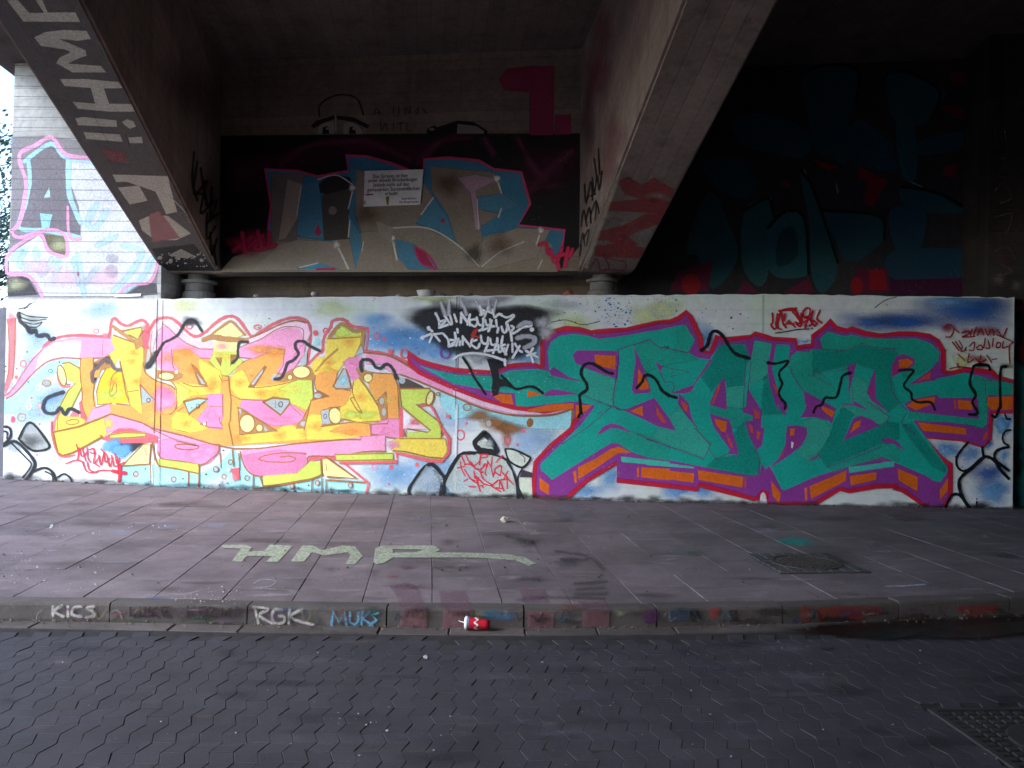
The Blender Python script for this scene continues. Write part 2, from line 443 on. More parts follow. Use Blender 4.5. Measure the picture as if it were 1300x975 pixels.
# ------------------------------------------------------------------ abutment wall
seam = [(8, 380, 3, 608), (200, 379, 195, 617), (583, 375, 579, 630.5), (969, 373, 964, 640), (1288.5, 377, 1286, 646)]
wall = thing('abutment_wall', (WL + WR) / 2, 'low white concrete wall covered in large colourful graffiti lettering behind the pavement', 'wall')
wall.location.z = pz(0, wall.location.y)
for i in range(4):
    (ax, ay, bx, by), (cx, cy, dx, dy) = seam[i], seam[i + 1]
    tl, bl, tr, br = on_wall(ax, ay), on_wall(bx, by), on_wall(cx, cy), on_wall(dx, dy)
    e = wdir * .006
    bl = bl - Z * .25 + e; br = br - Z * .25 - e
    tl = tl + e; tr = tr - e
    # uneven chipped top edge
    n = 36; tops = []
    for k in range(n + 1):
        p = tl + (tr - tl) * (k / n)
        tops.append(p - Z * (abs(random.gauss(0, .008)) if 0 < k < n else 0))
    ring = [bl, br] + tops[::-1]
    m = MB(); m.prism(ring, -wn * 1.6)
    m.build('wall_panel', WALL, wall)
mj = MB(); a, b = on_wall(199, 378), on_wall(967, 375)
mj.prism([WL + wdir * .1 - wn * .03 - Z * .2, WR - wdir * .1 - wn * .03 - Z * .2, on_wall(1280, 384, .03), on_wall(15, 388, .03)], -wn * .5)
mj.build('joint_filler', JOINT, wall)
# the next stretch of wall, a little further back
w5 = thing('side_wall', WR + wdir * 1.5, 'dark graffiti covered wall stretch stepped back beside the right end of the white wall', 'wall')
p0, p1 = WR + wdir * .03 - wn * .22, WR + wdir * 100 - wn * .22
ztop = on_wall(1288, 377).z
m = MB(); m.prism([Vector((p0.x, p0.y, 0)), Vector((p1.x, p1.y, 0)), Vector((p1.x, p1.y, ztop)), Vector((p0.x, p0.y, ztop))], -wn * 1.4)
SIDE = N('side_wall_paint', .7)
SIDE.col(SIDE.ramp(SIDE.noise(1.6, 3, .5), [(.3, lin('#14181c')), (.42, lin('#7a2f2a')), (.5, lin('#20242c')), (.6, lin('#2f8a86')), (.72, lin('#a06a3a'))]))
m.build('wall_face', SIDE.m, w5)

# ------------------------------------------------------------------ bridge
shelf = on_wall(650, 375).z
bridge = thing('concrete_bridge', (0, WL.y + 1, 0), 'brown concrete road bridge with deep sloping girders above the graffiti wall', 'bridge')
# deck
ledge = hitp(17, 96, Vector((0, 0, ZC)), Z)                    # left lower edge of the deck
def bpt(o, s, t, z): p = o + bside * s + bdir * t; return Vector((p.x, p.y, z))
DN, DFAR = -24, 14
m = MB(); m.prism([bpt(ledge, 0, DN, ZC), bpt(ledge, 110, DN, ZC), bpt(ledge, 110, DFAR, ZC), bpt(ledge, 0, DFAR, ZC)], (0, 0, .9))  # stretched far right, out of view, to shut off light from that side
m.build('deck', SOFF, bridge)
def girder(ax, ay, bx, by, mat, vp=(535, 825)):
    sof = ray(*vp); bdir = Vector((sof.x, sof.y, 0)).normalized()
    def bpt(o, s, t, z): p = o + bdir * t; return Vector((p.x, p.y, z))
    A, B = on_wall(ax, ay, BD), on_wall(bx, by, BD)
    z0 = (A.z + B.z) / 2
    A.z = B.z = z0
    L = (ZC - .75 - z0) / (-sof.z / math.hypot(sof.x, sof.y))
    def side(P):
        q = P - bdir * L
        return [Vector((P.x, P.y, z0)), Vector((q.x, q.y, ZC - .75)), bpt(q, 0, -12, ZC - .75), bpt(q, 0, -12, ZC + .02), bpt(P, 0, 1.2, ZC + .02), bpt(P, 0, .95, z0)]
    ra, rb = side(A), side(B)
    ch = .03
    n = len(ra); m = MB()
    m.add(ra + rb, [tuple(range(n)), tuple(range(2 * n - 1, n - 1, -1))] + [(i, n + i, n + (i + 1) % n, (i + 1) % n) for i in range(n)])
    o = m.build('girder', mat, bridge)
    bm = bmesh.new(); bm.from_mesh(o.data)
    es = [e for e in bm.edges if all(abs((v.co + wloc(bridge)).z) < ZC - .7 for v in e.verts) and abs((e.verts[0].co - e.verts[1].co).normalized().dot(bdir)) > .9]
    bmesh.ops.bevel(bm, geom=es, offset=.03, segments=2, affect='EDGES'); bm.to_mesh(o.data); bm.free()
    return o, A, B, z0, sof
G1o, G1A, G1B, zb1, sof1 = girder(205, 346, 277.5, 344, CONCB, (518, 822))
G2o, G2A, G2B, zb2, sof2 = girder(735, 345, 806, 345, CONCB, (549, 826))
G3A, G3B = on_wall(1254, 350, BD), on_wall(1400, 350, BD)
# cross beam between the first two girders
zl = on_wall(500, 345, BD).z
def wallbox(name, pa, pb, z0, z1, back, thick, mat, parent, ext=0):
    a, b = pa.copy(), pb.copy()
    a = WL + wdir * ((a - WL).dot(wdir) - ext) - wn * back; b = WL + wdir * ((b - WL).dot(wdir) + ext) - wn * back
    m = MB(); m.prism([Vector((a.x, a.y, z0)), Vector((b.x, b.y, z0)), Vector((b.x, b.y, z1)), Vector((a.x, a.y, z1))], -wn * thick)
    return m.build(name, mat, parent)
cross = wallbox('cross_beam', G1B, G2A, zl, ZC + .03, BD, .45, CONC, bridge, ext=.12)
backw = wallbox('back_wall', G1B - wdir * 3.2, G2B, shelf - .1, ZC + .03, BB, .4, CONC, bridge, ext=.3)
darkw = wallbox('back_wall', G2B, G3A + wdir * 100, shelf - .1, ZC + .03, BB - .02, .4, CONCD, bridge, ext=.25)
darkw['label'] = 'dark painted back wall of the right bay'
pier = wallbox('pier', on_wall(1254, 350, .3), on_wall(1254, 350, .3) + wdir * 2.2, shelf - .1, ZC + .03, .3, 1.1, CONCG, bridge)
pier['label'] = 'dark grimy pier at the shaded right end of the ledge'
# pillar at the bridge edge
pl, pr = on_wall(19, 200, PB), on_wall(207, 350, PB)
pil_l = WL + wdir * ((on_wall(9, 379, PB) - WL).dot(wdir))
pil = MB()
a0, a1 = on_wall(9.5, 381, PB), on_wall(19, 80, PB)
b0 = on_wall(204, 379, PB)
zt = ZC + .03
a1 = a0 + (a1 - a0) * ((zt - a0.z) / (a1.z - a0.z))
pil.prism([a0 - Z * .05, b0 - Z * .05, Vector((b0.x, b0.y, zt)), a1], -wn * 1.3)
pillar = pil.build('pillar', CONCP, bridge)
pillar['label'] = 'pale board-marked end pillar with pink and blue graffiti'
# bearings
def bearing(px0, px1, py0, py1):
    a, b = on_wall(px0, py1, .62), on_wall(px1, py1, .62)
    c = (a + b) / 2; r = (b - a).length / 2; zt_ = on_wall(px0, py0, .62).z; zb_ = shelf - .06
    m = MB(); h = zt_ - zb_
    m.lathe([(0.001, 0), (r * 1.04, 0), (r * 1.0, h * .45), (r * .86, h * .5), (r * .84, h * .78), (r * 1.08, h * .8), (r * 1.1, h * .9), (r * .7, h * .92), (r * .7, h * 1.35), (.001, h * 1.35)], (c.x, c.y, zb_), 24)
    m.build('bearing', mat_b, bridge)
mat_b = mat_concrete('bearing_mortar', (.15, .135, .125), (.27, .25, .23), board=False)
bearing(234, 272, 354, 378)
bearing(746, 784, 352, 373)
# unseen abutment behind the camera, set close and stretched rightward to cut light
op = Vector((0, -1.6, 0))
m = MB(); m.prism([bpt(op, -7, -.5, -.1), bpt(op, 110, 4.0 - 8, -.1), bpt(op, 110, 4.0 - 8, ZC + .02), bpt(op, -7, -.5, ZC + .02)], -bdir * 1.2)
m.build('opposite_abutment', CONC, bridge)
# ------------------------------------------------------------------ spray paint engine
# windows: enlarged views of the photograph in which outlines were measured: x0, y0, scale
WIN = {'P': (0, 0, 1), 'A': (0, 370, 5.4167), 'B': (190, 390, 5.4167), 'C': (340, 390, 5.4167), 'D': (40, 500, 5.4167), 'E': (250, 520, 5.4167), 'F': (520, 370, 6.5),
       'G1': (670, 390, 7.2222), 'G2': (820, 390, 7.2222), 'G3': (670, 510, 7.2222), 'G4': (820, 510, 7.2222), 'G5': (960, 390, 7.2222), 'G6': (1120, 390, 7.2222),
       'G7': (960, 510, 7.2222), 'G8': (1120, 510, 6.9667), 'R5': (0, 360, 3.25), 'R6': (360, 360, 3.25), 'R7': (660, 360, 3.25), 'R8': (960, 360, 3.25),
       'L': (250, 80, 2.6), 'SL': (0, 0, 4.3333), 'SM': (0, 0, 2.4375), 'SR': (650, 0, 2.4375), 'K': (820, 60, 2.7083), 'H': (560, 560, 10), 'T': (960, 380, 13),
       'U': (1180, 390, 10.833), 'M': (270, 660, 3.0233), 'K1': (0, 600, 2.8889), 'K2': (400, 600, 2.8889), 'K3': (850, 600, 2.8889), 'Q': (250, 0, 2.3636)}
PAL = dict(pink='#f9a4cb', lpink='#fdd2e4', hot='#f596c4', yel='#fbde5c', cream='#f9f0a0', org='#fbae58', lime='#d3e364', red='#ee6a74', coral='#ee8088', brn='#a8703f',
           lbrn='#c08a55', mint='#b4f0e8', cyan='#aeeaf2', blu='#6fb0ea', lblu='#b4d6f5', dblu='#2f66b8', gry='#b9c2c4', dgr='#3a3a3e', blk='#15161a', wht='#f4f2f5',
           tq='#16b29f', td='#12a595', tl='#2cc0aa', tll='#4accb6', pur='#9a3f9d', dpur='#6b2c78', or2='#ef6f1c', or3='#e2553a', rd='#d41c3c', rdh='#ee3050', gcon='#e6e3d2', lav='#d9d3e6')
def cc(c): return lin(c if c.startswith('#') else PAL[c])
def path(s):
    w = 'P'; out = []
    for tk in s.replace('|', ' ').split():
        if tk.endswith(':'): w = tk[:-1]; continue
        x, y = tk.split(','); x0, y0, k = WIN[w]; out.append((x0 + float(x) / k, y0 + float(y) / k))
    return out, WIN[w][2]
def catmull(p, closed=False, n=5):
    out = []; m = len(p)
    rng = range(m if closed else m - 1)
    g_ = (lambda i: p[i % m]) if closed else (lambda i: p[max(0, min(m - 1, i))])
    for i in rng:
        a, b, c, d = g_(i - 1), g_(i), g_(i + 1), g_(i + 2)
        for k in range(n):
            t = k / n
            out.append(tuple(.5 * ((2 * b[q]) + (c[q] - a[q]) * t + (2 * a[q] - 5 * b[q] + 4 * c[q] - d[q]) * t * t + (3 * b[q] - a[q] - 3 * c[q] + d[q]) * t ** 3) for q in (0, 1)))
    if not closed: out.append(p[-1])
    return out
class Coat:
    """sheets of paint on one surface; proj(x, y) -> point, nrm -> outward normal"""
    def __init__(s, proj, nrm, step=.00012, start=.0008, mat=None):
        s.mat = mat or PAINT; s.proj, s.nrm, s.step, s.start = proj, nrm, step, start; s.boxes = []; s.new(None, None)
    def new(s, name, parent, label=None):
        s.name, s.parent, s.label = name, parent, label; s.v, s.f, s.c = [], [], []; return s
    def lvl(s, pts, pad=0):
        xs = [p[0] for p in pts]; ys = [p[1] for p in pts]
        b = (min(xs) - pad, min(ys) - pad, max(xs) + pad, max(ys) + pad); l = 0
        for q in s.boxes:
            if q[4] >= l and b[0] < q[2] and b[2] > q[0] and b[1] < q[3] and b[3] > q[1]: l = q[4] + 1
        s.boxes.append((*b, l)); return s.start + l * s.step
    def put(s, pts, faces, cols, off):
        b = len(s.v)
        for (x, y) in pts:
            p = s.proj(x, y); n = s.nrm(x, y) if callable(s.nrm) else s.nrm
            s.v.append(p + n * off)
        s.f += [tuple(i + b for i in q) for q in faces]; s.c += cols
    def fill(s, col, st, sm=False, a=1.0, edge=0, level=None):
        p, k = path(st) if isinstance(st, str) else (st, 1)
        if sm: p = catmull(p, True, 5)
        # drop duplicates
        q = [p[0]]
        for r in p[1:]:
            if abs(r[0] - q[-1][0]) + abs(r[1] - q[-1][1]) > 1e-3: q.append(r)
        p = q; off = s.lvl(p, edge)
        tris = tessellate_polygon([[Vector((x, y, 0)) for x, y in p]])
        c = (*cc(col), a)
        s.put(p, [tuple(t) for t in tris], [c] * len(p), off)
        if edge: s.rim(col, p, edge, a, off)
    def rim(s, col, p, w, a, off):
        n = len(p); ar = sum(p[i][0] * p[(i + 1) % n][1] - p[(i + 1) % n][0] * p[i][1] for i in range(n)); sg = 1 if ar > 0 else -1
        out = []
        for i in range(n):
            a_, b_ = p[i - 1], p[(i + 1) % n]; dx, dy = b_[0] - a_[0], b_[1] - a_[1]; l = math.hypot(dx, dy) or 1
            out.append((p[i][0] + sg * dy / l * w, p[i][1] - sg * dx / l * w))
        c = cc(col)
        s.put(p + out, [(i, (i + 1) % n, n + (i + 1) % n, n + i) for i in range(n)], [(*c, a)] * n + [(*c, 0)] * n, off + .00003)
    def line(s, col, w, st, sm=True, a=1.0, soft=.18, taper=0, closed=False, rawpx=False):
        p, k = path(st) if isinstance(st, str) else (st, 1)
        w = w if rawpx else w / k
        if sm and len(p) > 2: p = catmull(p, closed, 5)
        n = len(p); off = s.lvl(p, w); c = cc(col); vs_ = []; cs = []
        rows = (-1 - soft, -1 + soft, 1 - soft, 1 + soft) if soft else (-1, 1)
        al = (0, a, a, 0) if soft else (a, a)
        for i in range(n):
            if closed: q0, q1 = p[i - 1], p[(i + 1) % n]
            else: q0, q1 = p[max(i - 1, 0)], p[min(i + 1, n - 1)]
            dx, dy = q1[0] - q0[0], q1[1] - q0[1]; l = math.hypot(dx, dy) or 1
            nx, ny = -dy / l, dx / l; t = i / max(n - 1, 1)
            ww = w / 2 * (1 - taper * t if taper >= 0 else 1 + taper * (1 - t))
            ww *= 1 + .10 * math.sin(i * 1.7 + p[0][0]) + .08 * math.sin(i * .43 + p[0][1])
            for r in rows: vs_.append((p[i][0] + nx * ww * r, p[i][1] + ny * ww * r))
            cs += [(*c, q) for q in al]
        m = len(rows); fs = []
        for i in range(n if closed else n - 1):
            j = (i + 1) % n
            fs += [(i * m + k_, i * m + k_ + 1, j * m + k_ + 1, j * m + k_) for k_ in range(m - 1)]
        if not closed and n > 1:           # rounded ends
            for e, sg in ((0, -1), (n - 1, 1)):
                q0, q1 = (p[0], p[1]) if e == 0 else (p[-2], p[-1])
                dx, dy = q1[0] - q0[0], q1[1] - q0[1]; l = math.hypot(dx, dy) or 1
                ww = w / 2 * (1 - taper if (e and taper > 0) else (1 + taper if (not e and taper < 0) else 1))
                b = len(vs_); vs_.append(p[e]); cs.append((*c, a)); ang = math.atan2(dy * sg, dx * sg)
                K_ = 7
                for q in range(K_):
                    t = ang - math.pi / 2 + math.pi * q / (K_ - 1)
                    vs_.append((p[e][0] + math.cos(t) * ww, p[e][1] + math.sin(t) * ww)); cs.append((*c, a if not soft else a * .6))
                fs += [(b, b + 1 + q, b + 2 + q) for q in range(K_ - 1)]
        s.put(vs_, fs, cs, off)
    def fog(s, col, st, rx, ry, a=.6, core=.25, rot=0):
        p, k = path(st) if isinstance(st, str) else (st, 1); c = cc(col)
        for (x, y) in p:
            X, Y = rx / k, ry / k; off = s.lvl([(x - X, y - Y), (x + X, y + Y)])
            K_ = 20; vs_ = [(x, y)]; cs = [(*c, a)]; R = (core, (1 + core) / 2, 1)
            for q, r in enumerate(R):
                for i in range(K_):
                    t = 2 * math.pi * i / K_; rr = r * (1 + .12 * math.sin(3 * t + x) + .08 * math.sin(5 * t + y))
                    ex, ey = X * rr * math.cos(t), Y * rr * math.sin(t)
                    vs_.append((x + ex * math.cos(rot) - ey * math.sin(rot), y + ex * math.sin(rot) + ey * math.cos(rot)))
                    cs.append((*c, (a, a * .45, 0)[q]))
            fs = [(0, 1 + i, 1 + (i + 1) % K_) for i in range(K_)]
            for q in range(2): fs += [(1 + q * K_ + i, 1 + (q + 1) * K_ + i, 1 + (q + 1) * K_ + (i + 1) % K_, 1 + q * K_ + (i + 1) % K_) for i in range(K_)]
            s.put(vs_, fs, cs, off)
    def oval(s, col, st, rx, ry, rot=0, out=None, ow=0, a=1):
        p, k = path(st) if isinstance(st, str) else (st, 1)
        for (x, y) in p:
            q = []
            for i in range(22):
                t = 2 * math.pi * i / 22; ex, ey = rx / k * math.cos(t), ry / k * math.sin(t)
                q.append((x + ex * math.cos(rot) - ey * math.sin(rot), y + ex * math.sin(rot) + ey * math.cos(rot)))
            if col: s.fill(col, q, a=a)
            if out: s.line(out, ow / k, q, sm=False, closed=True)
    def dots(s, col, box, n, r0, r1, a=1):
        p, k = path(box); (x0, y0), (x1, y1) = p; rn = random.Random(int(x0 * 7 + y0 * 13 + n))
        off = s.lvl(p); c = (*cc(col), a)
        for _ in range(n):
            x, y = rn.uniform(x0, x1), rn.uniform(y0, y1); r = rn.uniform(r0, r1) * (.5 + rn.random() ** 3); e = rn.uniform(.5, 1)
            q = [(x + r * math.cos(t) * rn.uniform(.7, 1.2), y + e * r * math.sin(t) * rn.uniform(.7, 1.2)) for t in (i * math.pi / 3 for i in range(6))]
            s.put(q, [tuple(range(6))], [c] * 6, off)
    def done(s):
        if not s.v: return None
        # keep normals facing out
        n0 = s.nrm(650, 500) if callable(s.nrm) else s.nrm
        ff = []
        for f in s.f:
            a, b, c = s.v[f[0]], s.v[f[1]], s.v[f[2]]
            ff.append(f if (b - a).cross(c - a).dot(n0) >= 0 else f[::-1])
        o = mesh(s.name, s.v, ff, s.mat, s.parent, colors=s.c)
        if s.label: o['label'] = s.label
        s.v, s.f, s.c = [], [], []
        return o

def wall_lim(x, a, b):
    for p, q in zip(seam[:-1], seam[1:]):
        if x <= q[a] or q is seam[-1]: return p[b] + (q[b] - p[b]) * (x - p[a]) / (q[a] - p[a])
def on_white(x, y):                                # keep sprayed paint on the face of the wall
    x = min(max(x, 8.5 - (y - 380) * .022), 1286.5)
    return on_wall(x, min(max(y, wall_lim(x, 0, 1) + 1.6), wall_lim(x, 2, 3) + 2))
W = Coat(on_white, wn)
fill, line, fog, oval, dots = W.fill, W.line, W.fog, W.oval, W.dots

# ---- clouds and worn paint behind the lettering
W.new('painted_background', wall, 'pale blue and mint sprayed clouds behind the lettering')
for st, rx, ry, c, a in (('A: 250,330', 130, 130, 'blu', .38), ('A: 210,560', 110, 150, 'lblu', .7), ('A: 680,130', 160, 90, 'lblu', .6), ('A: 330,760', 190, 150, 'blu', .5), ('A: 180,860', 200, 100, 'lblu', .6),
                         ('R6: 420,230', 190, 80, 'blu', .75), ('R6: 560,235', 160, 60, 'blu', .8), ('R6: 370,150', 80, 40, 'blu', .55), ('R6: 640,290', 110, 60, 'blu', .6), ('R6: 1010,300', 100, 70, 'blu', .6),
                         ('R6: 560,780', 200, 100, 'lblu', .8), ('R6: 760,800', 130, 90, 'lblu', .8), ('R6: 430,800', 110, 80, 'blu', .4), ('R6: 1020,650', 120, 90, 'lblu', .8), ('R6: 700,560', 130, 60, 'lblu', .6), ('R6: 640,840', 120, 40, 'blu', .5),
                         ('R7: 370,800', 55, 80, 'blu', .6), ('R7: 260,860', 90, 40, 'blu', .6), ('R7: 640,855', 70, 40, 'blu', .8), ('R7: 750,850', 70, 40, 'blu', .8), ('R7: 760,240', 50, 90, 'blu', .6),
                         ('R8: 480,160', 170, 45, 'dblu', .75), ('R8: 620,160', 160, 50, 'dblu', .8), ('R8: 880,110', 210, 90, 'dblu', .95), ('R8: 780,70', 140, 40, 'blu', .6), ('R8: 200,240', 40, 14, 'blu', .5),
                         ('G8: 560,430', 150, 90, 'blu', .8), ('G8: 780,460', 110, 110, 'blu', .6), ('G8: 1060,200', 110, 110, 'blu', .9), ('G8: 930,640', 190, 120, 'dblu', .75), ('G8: 980,800', 170, 130, 'blu', .85), ('G8: 930,380', 60, 50, 'blu', .8), ('G8: 1070,480', 60, 80, 'blu', .5)):
    fog(c, st, rx * 1.15, ry * 1.15, a, .12); p0_, k_ = path(st); fog(c, [(p0_[0][0] + rx / k_ * .4, p0_[0][1] - ry / k_ * .25)], rx / k_ * .7, ry / k_ * .6, a * .6, .1)
fog('#e7ec9a', 'R7: 520,140 600,110 230,180', 90, 70, .5); fog('#e7ec9a', 'R8: 850,330', 40, 60, .6)
fog('#dfe58c', 'R5: 760,90', 90, 60, .4); fog('#dfe9a8', 'R6: 200,100', 110, 60, .5); fog('#cfd98c', 'R6: 620,60', 150, 26, .6)
dots('#2f7fc4', 'R7: 350,50 470,180', 90, .5, 1.5); dots('#2f7fc4', 'R7: 500,40 660,150', 70, .5, 1.4); dots('#30343c', 'R7: 220,50 420,150', 45, .4, 1.0); dots('#2f7fc4', 'R7: 690,150 740,230', 14, .5, 1.3)
dots('#3b4048', 'R7: 780,100 960,200', 18, .5, 1.2); dots('#4a4f56', 'R5: 480,70 700,180', 16, .5, 1.1); dots('#4a4f56', 'R5: 1040,110 1140,190', 10, .5, 1.2); dots('#3d4148', 'R8: 440,70 640,160', 12, .5, 1.2)
dots('#30343c', 'R6: 1130,50 1290,170', 40, .4, 1.1)
dots('wht', 'R6: 330,170 700,330', 90, .4, 1.3, .8); dots('wht', 'R6: 350,740 700,880', 40, .5, 1.5, .7); dots('dblu', 'R6: 350,160 700,300', 60, .3, 1.0, .7)
dots('dblu', 'G8: 450,340 850,600', 60, .4, 1.1, .7); dots('wht', 'G8: 500,360 1100,900', 70, .4, 1.3, .5); dots('dblu', 'G8: 700,640 1100,900', 50, .4, 1.1, .6)
# fine cracks
for st in ('A: 190,110 200,95 240,70 250,66', 'F: 990,370 1000,380', 'R8: 490,100 530,70 580,55', 'R7: 130,160 190,150 260,170 330,155', 'R5: 100,105 120,85 130,82'): line('dgr', 3.5, st, soft=.3)
W.done()

# ================================================================== piece one: yellow, pink and orange
_soft = dict(pink=2.2, hot=2.6, yel=2.6, lime=2.2, lpink=2.2, org=1.2)
fill = lambda col, st, sm=False, a=1.0, edge=None: W.fill(col, st, sm, a, _soft.get(col, 0) if edge is None else edge)
W.new('graffiti_lettering', wall, 'yellow, pink, orange and lime lettering with brown outlines')
# panels of pale cyan with bubbles under and beside the letters
fill('mint', 'A: 22,742 90,722 150,662 230,566 330,486 440,462 545,468 530,525 445,490 405,510 380,560 330,582 262,625 205,700 150,790 100,832 20,842', edge=1)
fill('cyan', 'P: 155,593 190,591 205,593 252,602 280,588 296,570 322,600 360,606 465,611 463,627 320,627.5 250,621 155,612', edge=1)
fill('cyan', 'R6: 640,450 700,458 820,512 950,545 1100,545 1195,512 1192,600 1050,597 960,590 900,575 850,560 760,548 700,560 650,500', edge=1)
fog('brn', 'R6: 900,590 870,575 940,600 810,545', 70, 32, .85); fog('brn', 'R6: 920,640', 30, 50, .6); fog('coral', 'R6: 925,650', 16, 28, .9)
# red halo
for st in ('A: 300,380 350,340 420,312 520,302 640,306 705,312', 'A: 720,345 752,300 768,205 792,187 832,222 882,236 940,208 982,198 1012,228 1016,300 1006,372',
           'B: 0,165 40,92 100,72 152,78 200,112 245,155 285,190 330,200 385,170 440,120 500,78 560,62 612,86 660,150 702,200 760,172 860,112 960,76 1040,78 1098,120 1106,220 1092,330 1080,392',
           'C: 280,390 350,318 378,300 382,230 400,182 432,140 446,97 500,82 542,97 582,130 690,146'):
    line('red', 19, st, soft=.6, a=.9)
line('red', 12, 'C: 690,146 682,290', sm=False, soft=.4)
line('red', 14, 'R6: 330,280 430,295 520,330', soft=.4)
line('red', 60, 'A: 1006,290 1003,330 1005,375', soft=.3); fog('coral', 'A: 730,310 1010,250', 50, 40, .7)
line('red', 34, 'A: 560,770 568,830 580,905', soft=.2)
fill('coral', 'A: 470,870 500,825 545,830 545,868')
# long tail at the left
fill('coral', 'A: 52,190 104,182 106,330 96,480 86,590 62,645 36,705 26,665 58,565 64,420 70,300', edge=2)
fog('coral', 'A: 78,180', 40, 60, .5)
fill('pink', 'A: 28,716 58,702 110,642 160,560 222,472 300,392 380,348 480,328 600,322 700,326 790,330 800,400 752,442 700,456 560,461 430,456 330,481 260,532 200,592 140,662 82,716 42,736')
fill('lpink', 'A: 300,400 380,356 500,338 560,340 545,455 430,450 330,474 240,540 260,470')
fill('gry', 'A: 62,660 85,600 92,650 68,676')
line('brn', 8, 'A: 42,736 82,716 140,662 200,592 260,532 330,481 430,456 560,461 700,456'); line('brn', 6, 'A: 28,716 58,702 110,642 160,560 222,472 300,392'); line('brn', 5, 'A: 52,190 64,420 58,565 26,665'); line('brn', 5, 'A: 104,182 96,480 86,590')
line('brn', 4, 'A: 708,335 705,440')
# first letter
fill('lime', 'A: 440,490 475,490 560,535 562,600 572,640 522,742 492,802 430,832 400,816 470,682 522,632 462,602'); line('brn', 9, 'A: 430,495 475,488 560,535 562,600 572,640 522,742 492,802', sm=False); line('brn', 8, 'A: 400,816 470,682 522,632 462,640 445,600', sm=False)
line('coral', 14, 'A: 395,560 410,630 440,655 480,650'); oval('cream', 'A: 426,578', 27, 72, -.22, 'brn', 8)
fill('yel', 'A: 385,880 402,838 432,846 470,870 545,868 582,892 560,922 480,946 400,966 358,972 364,902'); fill('coral', 'A: 362,905 405,820 420,835 388,890 376,970 356,972'); oval('yel', 'A: 500,898', 44, 17, -.1, 'brn', 6); line('brn', 6, 'A: 396,965 398,880 408,840')
fill('org', 'A: 556,462 642,458 644,540 652,620 642,700 658,790 640,812 604,892 585,840 566,780 566,700 552,560'); line('brn', 8, 'A: 556,462 552,560 566,700 566,780 604,892'); line('brn', 8, 'A: 642,458 644,540 652,620 642,700 650,790')
fill('#e9cf33', 'A: 690,600 735,520 765,492 800,545 832,545 862,680 886,768 770,770 670,778 665,685'); fog('lime', 'A: 730,720 800,700', 90, 60, .8); line('brn', 7, 'A: 770,770 670,778 665,685 690,600 735,520', sm=False); line('brn', 6, 'A: 808,550 770,590 755,690 765,722 800,690 800,640 785,630 768,690')
fill('yel', 'A: 782,302 850,338 925,352 940,398 972,382 985,420 986,500 965,590 962,650 976,742 980,842 902,792 868,700 850,600 826,480 815,450 792,500 756,432 800,400 772,330'); line('brn', 9, 'A: 826,480 850,600 868,700 898,782 800,772', sm=False); line('brn', 5, 'A: 835,510 890,745', sm=False); line('brn', 5, 'A: 880,690 955,680', sm=False); fog('org', 'A: 905,480', 70, 30, .4)
fill('lime', 'A: 850,270 972,246 976,268 948,326 890,300'); line('brn', 12, 'A: 790,262 850,272 972,246 978,275 950,330 890,300', sm=False); line('lbrn', 22, 'A: 780,240 830,280 925,345', sm=False); line('brn', 10, 'A: 782,302 925,352 938,398 976,372', sm=False); fill('lbrn', 'A: 920,330 980,310 985,370 940,395'); fill('lbrn', 'A: 985,400 1040,385 1045,470 1010,520 985,500')
fill('gry', 'A: 1015,400 1035,395 1030,470 1005,500')
fill('pink', 'A: 604,892 640,812 758,772 768,852 612,902'); line('brn', 8, 'A: 658,800 758,772 770,850 610,902', sm=False)
fill('org', 'A: 986,490 1002,560 1070,612 1180,650 1216,702 1216,782 1182,840 1112,858 1242,886 1300,880 1300,975 1120,960 990,902 900,872 762,842 762,778 902,792 980,850 976,742 962,650')
fog('pink', 'A: 1130,740', 100, 100, .95, .5); fog('hot', 'A: 1150,700', 60, 60, .5)
line('brn', 7, 'A: 986,490 1002,560 1070,612 1180,650 1216,702 1216,782 1182,840 1112,858'); fill('brn', 'A: 1112,860 1185,835 1245,888')
fill('gry', 'A: 966,640 1062,746 976,776'); line('brn', 8, 'A: 966,640 1062,746 976,776 966,640', sm=False); oval(None, 'A: 1022,748', 12, 14, 0, 'dgr', 5)
fill('lbrn', 'A: 640,490 700,452 760,440 770,520 700,540 665,600 640,650'); fog('dgr', 'A: 660,520 650,600 740,470', 26, 44, .7); fill('org', 'A: 660,540 690,540 680,590 650,590')
# letter A and S block (window B)
fill('org', 'B: 155,285 430,288 432,350 500,468 560,480 620,400 700,350 620,342 620,280 760,240 920,220 1005,230 925,300 922,400 862,490 930,500 1120,498 1126,620 1062,780 1120,832 1300,792 1300,920 700,940 560,952 400,932 190,872 0,812 0,742 150,742 192,700 190,560 150,512 230,490 160,400')
fill('lpink', 'B: 18,165 60,112 110,102 142,112 200,160 240,200 330,240 440,242 440,290 340,285 250,246 180,190 130,146 90,126 52,160 32,232 12,320 0,260')
fill('pink', 'B: 92,130 130,150 190,206 250,250 340,290 440,290 432,352 360,345 272,286 160,290 155,382 202,430 180,440 100,440 60,400 45,330 60,220'); fog('org', 'B: 250,300 130,350', 90, 50, .45)
line('brn', 6, 'B: 90,112 130,140 190,200 250,246 340,286 438,290 430,352 350,350', sm=False); line('brn', 6, 'B: 152,290 160,400 185,440'); line('brn', 5, 'B: 20,165 8,260 20,360')
fill('cream', 'B: 428,192 558,105 642,190 592,212 432,198'); line('lbrn', 34, 'B: 370,225 430,205 520,218 620,225 680,228'); line('lbrn', 16, 'B: 425,190 500,130 560,98 610,140 655,190')
